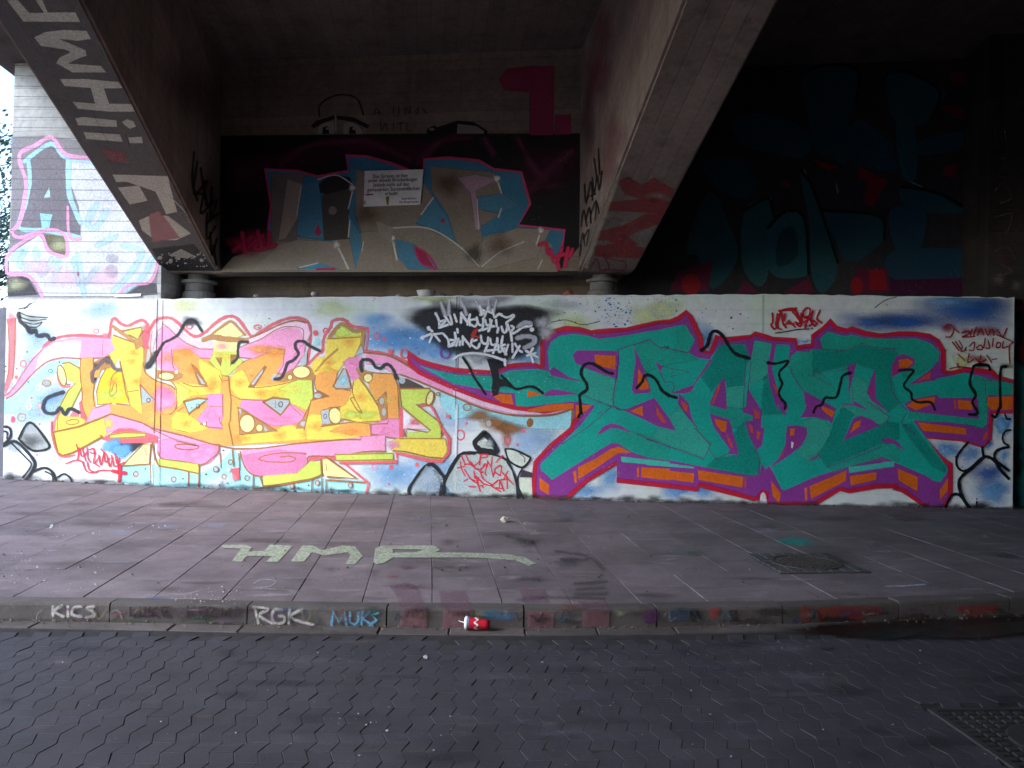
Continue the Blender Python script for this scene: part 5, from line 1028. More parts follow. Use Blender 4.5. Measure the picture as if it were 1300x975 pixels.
GS2.fill('#a39c92', 'SR: 275,680 440,690 430,760 385,832 218,832', a=.7, edge=2)
for st in ('SR: 320,562 360,548 400,575 440,550 500,588 512,608 440,625 350,600', 'SR: 295,625 420,615 490,625 478,665 400,655 290,650', 'SR: 480,652 470,690 330,742 262,742 268,716 340,700 420,660', 'SR: 340,720 392,758 350,765 300,745', 'SR: 258,762 330,752 432,768 412,798 255,790'): GS2.fill('#a5323a', st, a=.9, edge=1)
GS2.fog('#b8a7a0', 'SR: 450,605 410,720', 40, 14, .7)
for st in ('240,832 262,800 272,832', '290,800 300,830 270,838', '285,790 320,805 350,810 345,835 290,832', '280,785 292,800 310,780'): GS2.line('#9c2a3c', 5, 'SR: ' + st)
GS2.done()
GF = plane_coat(G1B, Vector((sof1.y, -sof1.x, 0)).normalized())
GF.new('graffiti_tag', G1o, 'thin black tag on the shaded side face')
GF.fog('#5a2a38', 'SM: 560,250 620,300 640,600', 90, 110, .35)
for st in ('600,470 595,560 610,620', '610,500 600,600 640,560', '620,520 640,640 630,560', '640,560 620,660 660,620', '655,580 650,680 670,620', '640,660 640,740 665,700', '650,720 655,790 670,740', '625,600 600,600', '660,760 668,820', '640,690 675,660'): GF.line('#0e0c0c', 7, 'SM: ' + st, soft=.3)
GF.done()
GF2 = plane_coat(G2A, -Vector((sof2.y, -sof2.x, 0)).normalized())
GF2.new('graffiti_tag', G2o, 'black handwritten tag on the pale side face')
GF2.fog('#8c3f52', 'SR: 280,90 270,200 255,260', 44, 90, .5); GF2.fog('#8c3f52', 'SR: 320,420 300,520', 40, 80, .35); GF2.fog('#6a3342', 'SR: 235,380', 30, 140, .5)
GF2.fill('#8a8078', 'SR: 208,800 270,650 330,500 330,560 230,830', a=.5, edge=2)
for st in ('225,570 230,630 245,560 250,620', '250,550 255,600 265,540 270,590 280,530', '255,490 265,560', '268,460 272,540', '235,610 260,600', '215,700 222,650 232,700', '230,680 240,640 245,690', '245,660 262,620 258,680', '265,630 270,660', '212,760 220,720 225,760', '222,740 238,710 232,760', '210,790 216,760'): GF2.line('#141214', 5, 'SR: ' + st, soft=.3)
GF2.done()

# ================================================================== dark back wall
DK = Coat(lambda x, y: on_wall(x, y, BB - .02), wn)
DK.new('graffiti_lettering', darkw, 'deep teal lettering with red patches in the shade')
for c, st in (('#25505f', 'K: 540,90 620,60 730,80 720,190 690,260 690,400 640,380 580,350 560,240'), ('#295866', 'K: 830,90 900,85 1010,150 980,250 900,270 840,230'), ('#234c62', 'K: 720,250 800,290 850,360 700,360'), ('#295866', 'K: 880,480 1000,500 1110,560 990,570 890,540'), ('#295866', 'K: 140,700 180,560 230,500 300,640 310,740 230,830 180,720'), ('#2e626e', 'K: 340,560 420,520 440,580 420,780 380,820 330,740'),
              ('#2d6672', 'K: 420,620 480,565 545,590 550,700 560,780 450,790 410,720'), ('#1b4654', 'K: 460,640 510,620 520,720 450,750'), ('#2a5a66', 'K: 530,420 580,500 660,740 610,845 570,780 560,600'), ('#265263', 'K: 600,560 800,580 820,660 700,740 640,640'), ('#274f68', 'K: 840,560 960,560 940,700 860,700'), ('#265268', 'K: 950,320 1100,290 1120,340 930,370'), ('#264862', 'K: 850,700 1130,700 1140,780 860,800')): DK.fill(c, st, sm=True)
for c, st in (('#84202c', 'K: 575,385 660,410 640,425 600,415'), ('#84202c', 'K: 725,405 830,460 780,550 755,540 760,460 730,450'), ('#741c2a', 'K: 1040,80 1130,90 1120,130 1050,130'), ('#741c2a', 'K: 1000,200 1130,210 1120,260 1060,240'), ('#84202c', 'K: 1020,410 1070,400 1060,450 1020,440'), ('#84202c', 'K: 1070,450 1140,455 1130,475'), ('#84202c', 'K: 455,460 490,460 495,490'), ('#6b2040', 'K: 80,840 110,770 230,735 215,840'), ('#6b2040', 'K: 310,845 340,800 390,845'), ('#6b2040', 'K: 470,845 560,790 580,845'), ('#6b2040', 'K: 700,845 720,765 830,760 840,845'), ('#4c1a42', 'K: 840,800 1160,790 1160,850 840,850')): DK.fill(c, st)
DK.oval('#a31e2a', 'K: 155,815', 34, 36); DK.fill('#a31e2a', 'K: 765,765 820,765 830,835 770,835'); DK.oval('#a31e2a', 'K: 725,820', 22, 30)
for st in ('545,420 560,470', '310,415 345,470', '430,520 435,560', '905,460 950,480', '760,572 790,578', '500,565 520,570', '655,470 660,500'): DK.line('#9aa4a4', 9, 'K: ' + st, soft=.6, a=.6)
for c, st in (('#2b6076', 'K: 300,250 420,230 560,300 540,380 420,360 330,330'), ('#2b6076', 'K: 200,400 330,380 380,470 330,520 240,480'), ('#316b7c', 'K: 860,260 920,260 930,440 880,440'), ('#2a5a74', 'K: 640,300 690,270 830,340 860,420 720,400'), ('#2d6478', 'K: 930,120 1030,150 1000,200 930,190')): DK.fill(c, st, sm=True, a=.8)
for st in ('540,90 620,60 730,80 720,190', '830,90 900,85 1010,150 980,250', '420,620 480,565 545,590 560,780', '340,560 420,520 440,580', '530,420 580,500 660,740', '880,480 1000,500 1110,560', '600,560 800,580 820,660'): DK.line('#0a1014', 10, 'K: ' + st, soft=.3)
DK.done()

PR = Coat(lambda x, y: on_wall(x, y, .3), wn, mat=HALF); PR.new('graffiti_tag', pier, 'faint scribbles on the grimy pier')
for st in ('1262,160 1266,185 1274,162 1278,190', '1264,200 1280,205 1266,222 1282,226', '1262,245 1272,232 1284,250 1270,258', '1266,275 1286,272 1276,300', '1262,320 1278,312 1290,330', '1270,335 1284,345 1266,350'): PR.line('#6f675f', 1.8, 'P: ' + st, a=.6, soft=.5, rawpx=True)
PR.oval(None, 'P: 1280,330', 6, 6, 0, '#5a2a2a', 2); PR.fog('#8a8378', 'P: 1268,355 1290,362', 10, 10, .5); PR.done()

# ================================================================== kerb and pavement markings
def on_kerb(x, y):
    for a, b in zip(KL[:-1], KL[1:]):
        n = Vector((b.y - a.y, a.x - b.x, 0)).normalized()
        p = hitp(x, y, a, n); t = (p - a).dot(b - a) / (b - a).length_squared
        if t <= 1: return p
    return p
KC = Coat(on_kerb, lambda x, y: Vector((0, -1, 0)), start=.004, mat=WORN)
KC.new('graffiti_tag', kerb, 'small faded tags sprayed along the kerb face')
KC.fog('#3d4a38', 'K1: 60,540 500,545 800,550', 200, 14, .5); KC.fog('#4a3038', 'K1: 560,510 700,510 820,510', 110, 30, .5)
for st in ('195,490 195,525', '228,486 200,508 235,528', '250,490 250,528', '300,490 270,495 266,520 300,528', '345,490 320,495 342,510 345,525 315,531', '935,495 948,552', '928,492 985,500 950,522 1000,552', '1036,502 1008,502 998,525 1010,550 1040,548 1042,528 1022,526', '1062,498 1060,552', '1108,500 1066,530 1150,558'): KC.line('#b9b5b0', 11, 'K1: ' + st, soft=.4)
for st in ('480,495 480,525 500,525', '515,495 515,525 535,525 535,495', '550,495 550,528', '575,495 552,512 578,528', '620,492 595,495 600,525 622,525', '598,510 615,510', '690,492 690,528', '715,492 692,510 718,528', '755,492 732,495 735,525 758,525', '770,495 795,495 770,525 800,525', '815,528 820,495 832,515 845,495 850,528', '870,495 870,528'): KC.line('#33232b', 10, 'K1: ' + st, sm=False, soft=.4)
for st in ('60,560 68,510 88,550 108,510 116,560', '128,514 128,548 146,556 158,545 160,514', '175,510 170,560', '200,510 176,535 212,560', '232,515 206,520 226,540 200,560'): KC.line('#5fa3c4', 10, 'K2: ' + st, sm=False, soft=.5)
for st in ('320,505 405,505 408,566 310,566', '472,505 575,505 570,568 468,566', '775,512 875,510 870,570 780,570', '982,510 1076,508 1078,562 980,562'): KC.fill('#8f5f68', 'K2: ' + st, a=.65, edge=2)
KC.fill('#5a2a5c', 'K2: 1205,510 1250,505 1252,545 1210,550', sm=True, a=.8); KC.fog('#3f7fa8', 'K2: 700,525 640,520', 50, 24, .6); KC.fog('#8f9a78', 'K2: 600,518 1120,515', 30, 16, .6); KC.fog('#2e2a2c', 'K2: 830,540 930,540', 50, 26, .6)
for c, st in (('#a5362e', 'K3: 480,490 512,490 512,546 482,546'), ('#a5362e', 'K3: 540,498 640,490 780,494 770,520 720,522 695,546 660,540 650,520 580,530 560,546 545,540'), ('#a5362e', 'K3: 1040,494 1200,486 1196,515 1080,522'), ('#b8302c', 'K3: 150,496 176,496 176,532 150,532'), ('#3f5a78', 'K3: 0,500 70,500 70,540 0,545'), ('#1f1f22', 'K3: 78,500 105,500 108,545 80,545'), ('#1f1f22', 'K3: 220,505 245,505 248,545 220,545'), ('#6a6660', 'K3: 1200,490 1248,488 1248,522 1200,520')): KC.fill(c, st, a=.6, edge=2)
rn = random.Random(12)
for _ in range(90):
    x, y = rn.uniform(5, 1280), rn.uniform(770, 791); KC.fog(rn.choice(('#6a4a58', '#4a5a78', '#7a4038', '#3a5a48', '#8a8288', '#2a2426', '#2a2426', '#5a4a3a', '#704a70')), [(x, y)], rn.uniform(3, 22), rn.uniform(2, 7), rn.uniform(.25, .6), .3)
for _ in range(26):
    x = rn.uniform(5, 1270); KC.line(rn.choice(('#a09aa0', '#3f6f98', '#8a3a3a', '#2a2226', '#8a7a58')), rn.uniform(1.2, 2.6), [(x + k * rn.uniform(3, 6), rn.uniform(773, 789)) for k in range(4)], a=.55, soft=.5, rawpx=True)
KC.fog('#1f1a1a', 'K3: 600,540 300,545 900,530', 120, 18, .5)
KC.done()

GP = Coat(on_pave, PN, step=.0004, start=.006, mat=WORN)
GP.new('painted_letters', pave, 'pale grey-green letters sprayed on the paving slabs')
for st in ('M: 35,100 125,98 150,108 135,125 200,122 220,98 305,102 250,162 205,162 230,140 130,140 110,162 75,160 110,112 35,108', 'M: 300,162 345,102 385,102 420,120 500,102 545,105 575,140 545,172 510,172 530,140 520,125 430,138 380,125 350,162', 'M: 625,112 650,102 690,102 690,146 660,165 630,172 618,165', 'M: 690,102 850,102 872,118 850,128 1000,130 1130,135 1200,148 1240,170 1215,178 1160,156 1000,146 690,146 690,130 780,128 810,115 690,113'): GP.fill('#b2bea6', st, a=.88, edge=.8)
GP.done()
GP.new('paint_smudge', pave, 'scattered paint smudges, chalk marks and pale specks on the slabs')
GP.fog('#2fa39c', 'K3: 440,252 480,258', 70, 20, .75); GP.fog('#9a95a0', 'K3: 360,215', 80, 22, .7); GP.fog('#8f8a95', 'K2: 930,140 960,150', 60, 20, .7); GP.fog('#9d98a4', 'K2: 790,190', 45, 12, .7); GP.fog('#8a8490', 'K2: 130,175 430,180', 80, 16, .5); GP.fog('#6f4a5e', 'K2: 340,350', 40, 12, .7); GP.fog('#a3404c', 'K2: 285,382', 30, 8, .6); GP.fog('#8d95a8', 'K1: 620,200 440,220 790,195', 70, 14, .6); GP.fog('#4a6a9a', 'K1: 570,462', 50, 7, .6); GP.fog('#3f8a86', 'K3: 60,295', 90, 14, .35); GP.fog('#4a5a3f', 'K3: 90,300', 60, 12, .4)
for st in ('275,420 340,410 372,425 402,500 320,500 300,450', '455,440 550,440 572,504 470,504', '750,432 840,430 855,475 765,478', '965,476 1060,476 1076,503 982,503'): GP.fill('#7d5a6c', 'K2: ' + st, a=.5, edge=3)
for st in ('740,470 850,460 1060,465', '950,410 1070,400', '960,430 1060,425', '950,450 1070,445', '880,290 1000,310 1060,360', '900,320 1000,320', '700,235 800,260'): GP.line('#2a262c', 10, 'K2: ' + st, soft=.8, a=.4)
GP.fog('#2a272c', 'K2: 780,260 930,330', 60, 22, .45)
for st in ('930,410 960,395 1010,400 990,420 930,425 1010,430',): GP.line('#9a96a0', 4, 'K1: ' + st, soft=.5)
for st in ('790,420 860,418 940,412',): GP.line('#b4bcd0', 6, 'K3: ' + st, soft=.5)
for st in ('40,365 60,350 110,355 100,375', '500,435 545,460'): GP.line('#94707a', 3, 'K3: ' + st, soft=.4, a=.7)
GP.dots('#c2c2cc', 'K1: 0,280 400,440', 60, .5, 1.6); GP.dots('#b8b8c0', 'K1: 640,420 900,485', 70, .4, 1.4); GP.dots('#c2c2cc', 'K1: 180,190 700,240', 40, .5, 1.8); GP.dots('#b9a6ac', 'K2: 380,150 1250,330', 50, .4, 1.3); GP.dots('#aaa6ac', 'K3: 0,130 1250,420', 60, .4, 1.3); GP.dots('#c04048', 'K1: 700,430 850,480', 12, .5, 1.2); GP.dots('#2a262a', 'K1: 0,60 1290,450', 50, .5, 1.6); GP.dots('#1e1b1e', 'K2: 0,110 1290,450', 60, .5, 1.6)
rn = random.Random(77)
for _ in range(70):
    x, y = rn.uniform(20, 1280), rn.uniform(640, 760); GP.fog(rn.choice(('#a8a0aa', '#b3a4ae', '#8d8f9c', '#9c8890', '#b9b2ba')), [(x, y)], rn.uniform(8, 46), rn.uniform(1.2, 4), rn.uniform(.15, .42), .3)
for _ in range(40):
    x, y = rn.uniform(20, 1280), rn.uniform(640, 765); GP.fog(rn.choice(('#2a252a', '#352c32', '#3a2f35')), [(x, y)], rn.uniform(10, 60), rn.uniform(2, 6), rn.uniform(.2, .45), .2)
for _ in range(26):
    x, y = rn.uniform(20, 1280), rn.uniform(650, 760); l = rn.uniform(8, 26); GP.line('#a9a2ac', rn.uniform(.6, 1.2), [(x, y), (x + l * .6, y + rn.uniform(-2, 2)), (x + l, y + rn.uniform(-4, 4))], a=.4, soft=.6, rawpx=True)
GP.done()

RC = Coat(on_road, Z, step=.0002, start=.0075, mat=WORN)
RC.new('paint_smudge', road, 'faint pale smudges, sand and specks on the road pavers')
rn = random.Random(31)
for _ in range(60):
    x, y = rn.uniform(10, 1290), 815 + 150 * rn.random(); RC.fog(rn.choice(('#6f6a78', '#7c7682', '#5f5c6c', '#6e625f', '#565868')), [(x, y)], rn.uniform(12, 70), rn.uniform(2, 9), rn.uniform(.12, .34), .2)
for _ in range(30):
    x, y = rn.uniform(10, 1290), 815 + 150 * rn.random(); RC.fog('#17161a', [(x, y)], rn.uniform(15, 80), rn.uniform(3, 12), rn.uniform(.15, .35), .2)
RC.dots('#a9a9b4', 'P: 20,815 1280,970', 60, .5, 1.5); RC.dots('#cfd0d8', 'P: 180,830 900,960', 16, .8, 2.2); RC.dots('#1a171a', 'P: 20,815 1280,970', 40, .6, 1.8); RC.dots('#8a5a40', 'P: 400,900 1000,965', 8, .6, 1.5)
RC.done()

# ================================================================== sign on the cross beam
SGN = mat_simple('sign_enamel', (.85, .82, .80), .5, .12, 8); INK = mat_simple('sign_ink', (.02, .02, .02), .6)
sc_ = [on_wall(x, y, BD - .03) for x, y in ((461.5, 262), (533.5, 259.5), (537.5, 215), (463, 217))]
so = sum(sc_, Vector()) / 4
sign = thing('notice_sign', so, 'small white printed notice board fixed to the painted cross beam', 'sign')
m = MB(); m.prism([p for p in sc_], -wn * .022); m.build('board', SGN, sign)
ex = ((sc_[1] - sc_[0]) + (sc_[2] - sc_[3])).normalized(); ey = wn.cross(ex).normalized(); ey = ey if ey.z > 0 else -ey
SWD = ((sc_[1] - sc_[0]).length + (sc_[2] - sc_[3]).length) / 2; SHT = ((sc_[3] - sc_[0]).length + (sc_[2] - sc_[1]).length) / 2
def text(body, cx, cy, width, height, name='text_line', mat=INK, parent=sign):
    cu = bpy.data.curves.new('t', 'FONT'); cu.body = body; cu.size = 1; cu.align_x = 'CENTER'; cu.resolution_u = 3; cu.offset = .012
    to = bpy.data.objects.new('t', cu); COL.objects.link(to); bpy.context.view_layer.update()
    me = bpy.data.meshes.new_from_object(to.evaluated_get(bpy.context.evaluated_depsgraph_get())); bpy.data.objects.remove(to)
    xs = [v.co.x for v in me.vertices]; w0 = max(xs) - min(xs); mx = (max(xs) + min(xs)) / 2
    base = wloc(parent); o0 = so + ex * ((cx - .5) * SWD) + ey * ((.5 - cy) * SHT) + wn * .004
    for v in me.vertices: v.co = o0 + ex * ((v.co.x - mx) / w0 * width * SWD) + ey * (v.co.y * height * SHT) - base
    o = bpy.data.objects.new(name, me); me.materials.append(mat); COL.objects.link(o); o.parent = parent; o['kind'] = 'stuff'
    return o
for tline, x, y, w, h in (('Das Sprayen ist hier', .46, .21, .61, .145), ('unter diesem Brückenbogen', .50, .325, .85, .145), ('Jedoch nicht auf den', .47, .455, .63, .145), ('gemauerten Sandsteinflächen', .51, .585, .91, .145), ('erlaubt', .475, .705, .22, .145), ('Stadt Brücken', .78, .845, .25, .085), ('Der Bürgermeister', .78, .94, .34, .085)): text(tline, x, y, w, h)
SG = Coat(lambda x, y: on_wall(x, y, BD - .03), wn, start=.002); SG.new('rust_stain', sign); RUST = True
SG.fill('#8a7438', 'P: 490,250 494,249 493,260 491.5,260', edge=.5); SG.fog('#a5452f', 'P: 467,247 471,247', 5, 1.6, .8); SG.dots('#a5402a', 'P: 462,244 478,250', 8, .3, .8); SG.fog('#6a5a3f', 'P: 463,257', 2, 4, .6); SG.done()['kind'] = 'stuff'

# ================================================================== things lying about
RED = mat_simple('cup_red', (.55, .02, .04), .35, .15, 40); WHT = mat_simple('cup_white', (.8, .8, .8), .4, .05); CUPB = mat_simple('cup_blue', (.16, .32, .5), .4, .3, 60)
ca, cb = on_road(591, 801), on_road(621.5, 802)
ax = (cb - ca); ax.z = 0; L = ax.length; ax.normalize()
cup = thing('paper_cup', (ca + cb) / 2 + Z * .012, 'crushed red paper cup with white lid and straw lying at the kerb', 'cup')
rot = ax.to_track_quat('Z', 'Y').to_matrix()
c0 = ca + Z * (.012 + .044)
m = MB(); m.lathe([(.040, .012), (.0395, L * .3), (.037, L * .5), (.033, L * .8), (.030, L), (.001, L)], c0, 28, rot)
rn = random.Random(4)
for v in m.v: v += (v - c0 - ax * (v - c0).dot(ax)) * rn.uniform(-.07, .05)
for v in m.v: v.z -= .006 * max(0, (v - c0).dot(ax)) / L * 1.5
bdy = m.build('cup_body', RED, cup, True)
m = MB(); m.lathe([(.0405, .013), (.0402, L * .16)], c0, 28, rot); m.build('cup_band', CUPB, bdy, True)
m = MB(); m.lathe([(.001, -.006), (.036, -.006), (.044, 0), (.046, .010), (.043, .016)], c0, 28, rot); m.build('lid', WHT, cup, True)
m = MB(); m.tube([c0, c0 - ax * .035 + Z * .008, c0 - ax * .05 + Z * .014], .0035); m.build('straw', WHT, cup)
m = MB(); m.lathe([(.0405, L * .42), (.0395, L * .50)], c0 - Z * .002, 28, rot)
for i, v in enumerate(m.v): v += ax * .012 * math.sin(i * .7)
m.build('cup_swirl', WHT, bdy, True)
# crumpled paper
def lump(name, p, r, mat, label, cat, seed, flat=.7, group=None):
    rn = random.Random(seed); bm = bmesh.new(); bmesh.ops.create_icosphere(bm, subdivisions=2, radius=r)
    for v in bm.verts: v.co = Vector((v.co.x, v.co.y, v.co.z * flat)) * rn.uniform(.72, 1.2)
    zmin = min(v.co.z for v in bm.verts)
    me = bpy.data.meshes.new(name); bm.to_mesh(me); bm.free(); me.materials.append(mat)
    o = bpy.data.objects.new(name, me); COL.objects.link(o); o.location = p - Z * (zmin + .002)
    return tag(o, label, cat, group)
PAP = mat_simple('dirty_paper', (.5, .44, .38), .8, .2, 30); STN = mat_simple('rubble', (.12, .11, .10), .9, .3, 20); BRK = mat_simple('broken_brick', (.36, .13, .08), .9, .25, 20)
lump('crumpled_paper', on_pave(641, 663), .05, PAP, 'crumpled beige paper scrap lying on the pavement slabs', 'paper', 3)
def on_shelf(px, back): p = on_wall(px, 376, back); p.z = shelf - .012; return p
b0 = on_shelf(541, .12)
BOWL = mat_simple('plastic_bowl', (.62, .6, .56), .5, .1, 20)
m = MB(); m.lathe([(.001, .004), (.07, 0), (.10, .012), (.125, .05), (.13, .085), (.138, .087), (.137, .092), (.126, .088), (.12, .055), (.095, .02), (.001, .014)], b0, 32)
tag(m.build('plastic_bowl', BOWL, None, True), 'pale shallow plastic bowl left on the wall ledge', 'bowl')
for i, (px, r, mt, nm, lb, cat) in enumerate(((505, .035, PAP, 'crumpled_paper', 'small pale scrap on the ledge left of the plastic bowl', 'paper'), (562, .05, STN, 'rubble_lump', 'dark lump right beside the plastic bowl on the ledge', 'rubble'), (722, .075, BRK, 'brick_fragment', 'broken red brick piece on the ledge near the right bearing', 'brick'), (596, .05, STN, 'rubble_lump', 'dark flat lump on the ledge above the middle wall joint', 'rubble'), (400, .06, PAP, 'crumpled_paper', 'beige flattened scrap on the ledge above the yellow lettering', 'paper'), (325, .04, PAP, 'crumpled_paper', 'small white scrap on the ledge right of the left bearing', 'paper'))):
    lump(nm, on_shelf(px, .07), r, mt, lb, cat, 11 + i, .6)
# flattened sheet on the ledge by the pillar
m = MB(); a_, b_ = on_wall(145, 377, .03), on_wall(178, 376, .03); m.prism([a_, b_, b_ - wn * .02 + Z * .04, a_ - wn * .02 + Z * .035], -wn * .006)
tag(m.build('foam_strip', WHT), 'white foam strip lying on the ledge against the pale pillar', 'foam')

# ================================================================== manhole in the pavement
IRON = mat_simple('cast_iron', (.06, .05, .047), .6, .35, 25, .4, .003); COB = mat_stone('cobble_dark', (.05, .05, .056), (.09, .088, .095), (.035, .034, .04))
mh_c = sum((on_pave(*q) for q in ((948, 702), (1046, 701), (1108, 729), (994, 733))), Vector()) / 4
mh = thing('manhole', mh_c, 'square cobbled manhole surround with a round iron cover in the pavement', 'manhole')
def pv_(u, v, h): p = mh_c + sr_ * u + sd_ * v; p.z = pz(p.x, p.y) + h; return p
R_ = .40
m = MB(); m.prism([pv_(-R_, -R_, -.03), pv_(R_, -R_, -.03), pv_(R_, R_, -.03), pv_(-R_, R_, -.03)], Z * .036); m.build('bed', JOINT, mh)
for i in range(7):
    for j in range(7):
        u, v = (i - 3) * R_ * 2 / 7, (j - 3) * R_ * 2 / 7
        if math.hypot(u, v) < .30: continue
        w = R_ / 7 - .006
        vv, ff = stone_mesh('c', [pv_(u - w, v - w, .014), pv_(u + w, v - w, .014), pv_(u + w, v + w, .014), pv_(u - w, v + w, .014)], .03, .008, COB)
        mesh('cobble', vv, ff, COB, mh)
def disc(name, r0, r1, h0, h1, parent, mat=IRON, seg=40):
    vs_ = []; fs = []
    for i in range(seg):
        a = 2 * math.pi * i / seg
        for r, h in ((r1, h0), (r1, h1), (r0, h1), (r0, h0)): vs_.append(pv_(r * math.cos(a), r * math.sin(a), h))
    for i in range(seg):
        j = (i + 1) % seg
        for k in range(3): fs.append((i * 4 + k, j * 4 + k, j * 4 + k + 1, i * 4 + k + 1))
    if r0 < .01: fs = [f for f in fs]
    return mesh(name, vs_, fs, mat, parent)
disc('frame', .27, .31, .0, .018, mh); lid = disc('cover', .002, .262, .0, .014, mh)
m = MB()
for k in range(-5, 6):
    y_ = k * .045; x_ = math.sqrt(max(0, .24 ** 2 - y_ ** 2))
    for q in range(-5, 6):
        if abs(q * .045) < x_: p = pv_(q * .045, y_, .017); m.box(p, .03, .03, .008, math.atan2(sr_.y, sr_.x))
m.build('tread', IRON, lid)['kind'] = 'stuff'

# road drain
dr = thing('road_drain', DRAIN, 'dark ribbed iron cover set in the road pavers', 'drain cover')
DI = mat_simple('drain_iron', (.035, .033, .036), .55, .3, 20, .4, .002)
m = MB(); m.box(DRAIN + Z * -.012, .84, .84, .02, PANG); m.build('bed', JOINT, dr)
R3 = Matrix.Rotation(PANG, 3, 'Z')
m = MB()
for s_, (x, y, w, h) in enumerate(((0, .40, .84, .03), (0, -.40, .84, .03), (.405, 0, .03, .77), (-.405, 0, .03, .77))): m.box(DRAIN + R3 @ Vector((x, y, 0)) + Z * .002, w, h, .02, PANG)
m.build('frame', DI, dr)
m = MB()
for i in range(12):
    x = -.36 + i * .066
    for j in range(14):
        y = -.36 + j * .055
        if math.hypot(x, y) > .24: m.box(DRAIN + R3 @ Vector((x, y, 0)) + Z * .0, .04, .036, .016, PANG)
m.build('tread', DI, dr)['kind'] = 'stuff'
m = MB(); m.lathe([(.001, .006), (.215, .006), (.225, .002), (.225, -.01)], DRAIN, 40); m.build('cover', DI, dr)

# gutter shadow and wet dirt, painted together as one dark glossy sheet
WET = N('wet_dirt_shade', .3, .5); WET.col(WET.ramp(WET.noise(5, 4), [(.3, (.012, .010, .010)), (.7, (.03, .025, .022))])); WET.l(WET.ramp(WET.noise(3, 3), [(.35, g3(.12)), (.65, g3(.6))]), WET.b.inputs['Roughness'])
PD = Coat(lambda x, y: on_road(x, y), Z, start=.0125, mat=WETF); PD.new('wet_shade_patch', None)
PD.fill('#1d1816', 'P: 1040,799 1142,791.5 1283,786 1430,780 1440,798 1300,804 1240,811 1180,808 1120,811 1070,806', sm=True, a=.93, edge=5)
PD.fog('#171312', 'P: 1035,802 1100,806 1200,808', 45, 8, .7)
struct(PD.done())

# ================================================================== beyond the left end
SAND = mat_stone('dark_sandstone', (.07, .07, .09), (.13, .12, .14), (.04, .04, .05))
p0 = WL - wdir * .04 - wn * .5; p1 = p0 + Vector((-5.5, 3.2, 0)); zt_ = on_wall(8, 380).z - .05
m = MB(); nn = Vector((.5, .86, 0)).normalized()
m.prism([Vector((p0.x, p0.y, 0)), Vector((p1.x, p1.y, 0)), Vector((p1.x, p1.y, zt_)), Vector((p0.x, p0.y, zt_))], nn * .5)
tag(m.build('wing_wall', SAND), 'dark stone wing wall running back from the left end of the white wall', 'wall')
BARK = mat_simple('bark', (.06, .045, .035), .9, .3, 8, .2, .02)
LF = N('foliage', .6); oi = LF.n('ObjectInfo'); LF.col(LF.mix(LF.ramp(LF.noise(.7, 3), [(.3, (.03, .06, .045)), (.7, (.075, .12, .08))]), LF.ramp(LF.noise(14, 2), [(.3, g3(.7)), (.7, g3(1.3))]), 1.0, 'MULTIPLY'))
def tree(x, y, h, seed, label):
    rn = random.Random(seed); t = thing('leafy_tree', (x, y, -.08), label, 'tree', 'trees beyond the bridge')
    m = MB(); pts = [Vector((x + rn.uniform(-.1, .1) * k, y, -.08 + h * k / 8)) for k in range(8)]
    m.tube(pts, [.28 * (1 - k / 8.5) for k in range(8)], 10)
    tips = []
    for k in range(26):
        f = rn.uniform(.15, .95); b = pts[0].lerp(pts[-1], f); a = rn.uniform(0, 6.28); l = (1.15 - f) * h * .28 + .4
        e = b + Vector((math.cos(a) * l, math.sin(a) * l, l * rn.uniform(.1, .5))); mid = b.lerp(e, .5) + Vector((0, 0, .1 * l))
        m.tube([b, mid, e], [.07 * (1.1 - f), .045 * (1.1 - f), .01], 6); tips += [(b.lerp(e, q), l) for q in (.4, .6, .8, 1)]
    m.build('trunk', BARK, t, True)
    v, f_ = [], []
    for c, l in tips:
        for _ in range(60):
            d = Vector((rn.gauss(0, 1), rn.gauss(0, 1), rn.gauss(0, .7))) * .42
            p = c + d; s_ = rn.uniform(.05, .11); n_ = Vector((rn.gauss(0, 1), rn.gauss(0, 1), rn.gauss(0, 1))).normalized(); a_ = n_.orthogonal().normalized(); b_ = n_.cross(a_)
            k = len(v); v += [p - a_ * s_, p - b_ * s_ * .5, p + a_ * s_, p + b_ * s_ * .5]; f_.append((k, k + 1, k + 2, k + 3))
    mesh('crown', v, f_, LF.m, t)
tree(-16.7, 26.5, 11.6, 1, 'dense dark green tree behind the pale pillar')
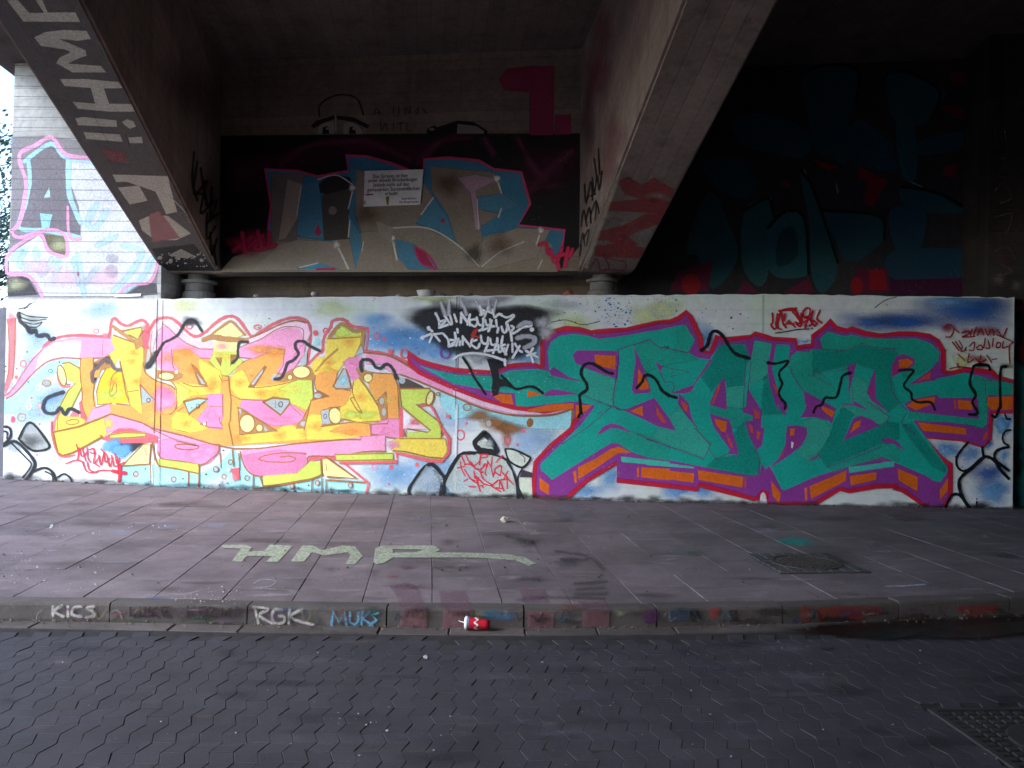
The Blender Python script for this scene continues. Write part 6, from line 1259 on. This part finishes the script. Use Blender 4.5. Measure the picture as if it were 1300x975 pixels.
tree(-20.5, 33, 11.5, 2, 'taller loose green tree standing further back behind the bridge')

# grit, leaves and flakes lying where the wall meets the paving and in the gutter
DEB = N('dirt_and_leaves', .9); DEB.col(DEB.ramp(DEB.noise(30, 2), [(.3, (.035, .028, .024)), (.5, (.09, .065, .045)), (.62, (.16, .15, .14)), (.75, (.05, .06, .03))]))
rn = random.Random(21); v, f = [], []
def flake(p, r, flat):
    k = len(v); a = rn.uniform(0, 6.28); h = r * flat
    u = Vector((math.cos(a), math.sin(a), rn.uniform(-.3, .3))) * r; w = Vector((-math.sin(a), math.cos(a), rn.uniform(-.3, .3))) * r * rn.uniform(.4, .9)
    q = p + Z * (h * .3)
    v.extend([q - u, q - w, q + u, q + w, q + Z * h]); f.extend([(k, k + 1, k + 4), (k + 1, k + 2, k + 4), (k + 2, k + 3, k + 4), (k + 3, k, k + 4), (k, k + 3, k + 2, k + 1)])
for _ in range(1700):
    t = rn.random(); d = abs(rn.gauss(0, .05)) + .004
    p = WL + (WR - WL) * t + wn * d; cl = .5 + .5 * math.sin(t * 47) * math.sin(t * 19 + 1)
    if rn.random() > .25 + .75 * cl: continue
    p.z = pz(p.x, p.y) + .001; flake(p, rn.uniform(.004, .012) * (1 + 2.2 * rn.random() ** 6), rn.uniform(.25, .9))
for _ in range(700):
    p = poly_at(KL, rn.uniform(.5, tot - .5)) - Vector((0, abs(rn.gauss(0, .05)) + .003, 0)); p.z = .012; flake(p, rn.uniform(.004, .014), rn.uniform(.3, .8))
for _ in range(420):
    p = Vector((rn.uniform(-7, 7.5), rn.uniform(6.3, 11), 0)); p.z = pz(p.x, p.y) + .004; flake(p, rn.uniform(.004, .013), rn.uniform(.2, .7))
for _ in range(420):
    p = Vector((rn.uniform(-5, 5), rn.uniform(3.4, 5.8), .003)); flake(p, rn.uniform(.003, .009), rn.uniform(.2, .6))
o = mesh('ground_litter', v, f, DEB.m); o['kind'] = 'stuff'; o['label'] = 'grit, dead leaves and paint flakes scattered along the wall foot and gutter'; o['category'] = 'litter'
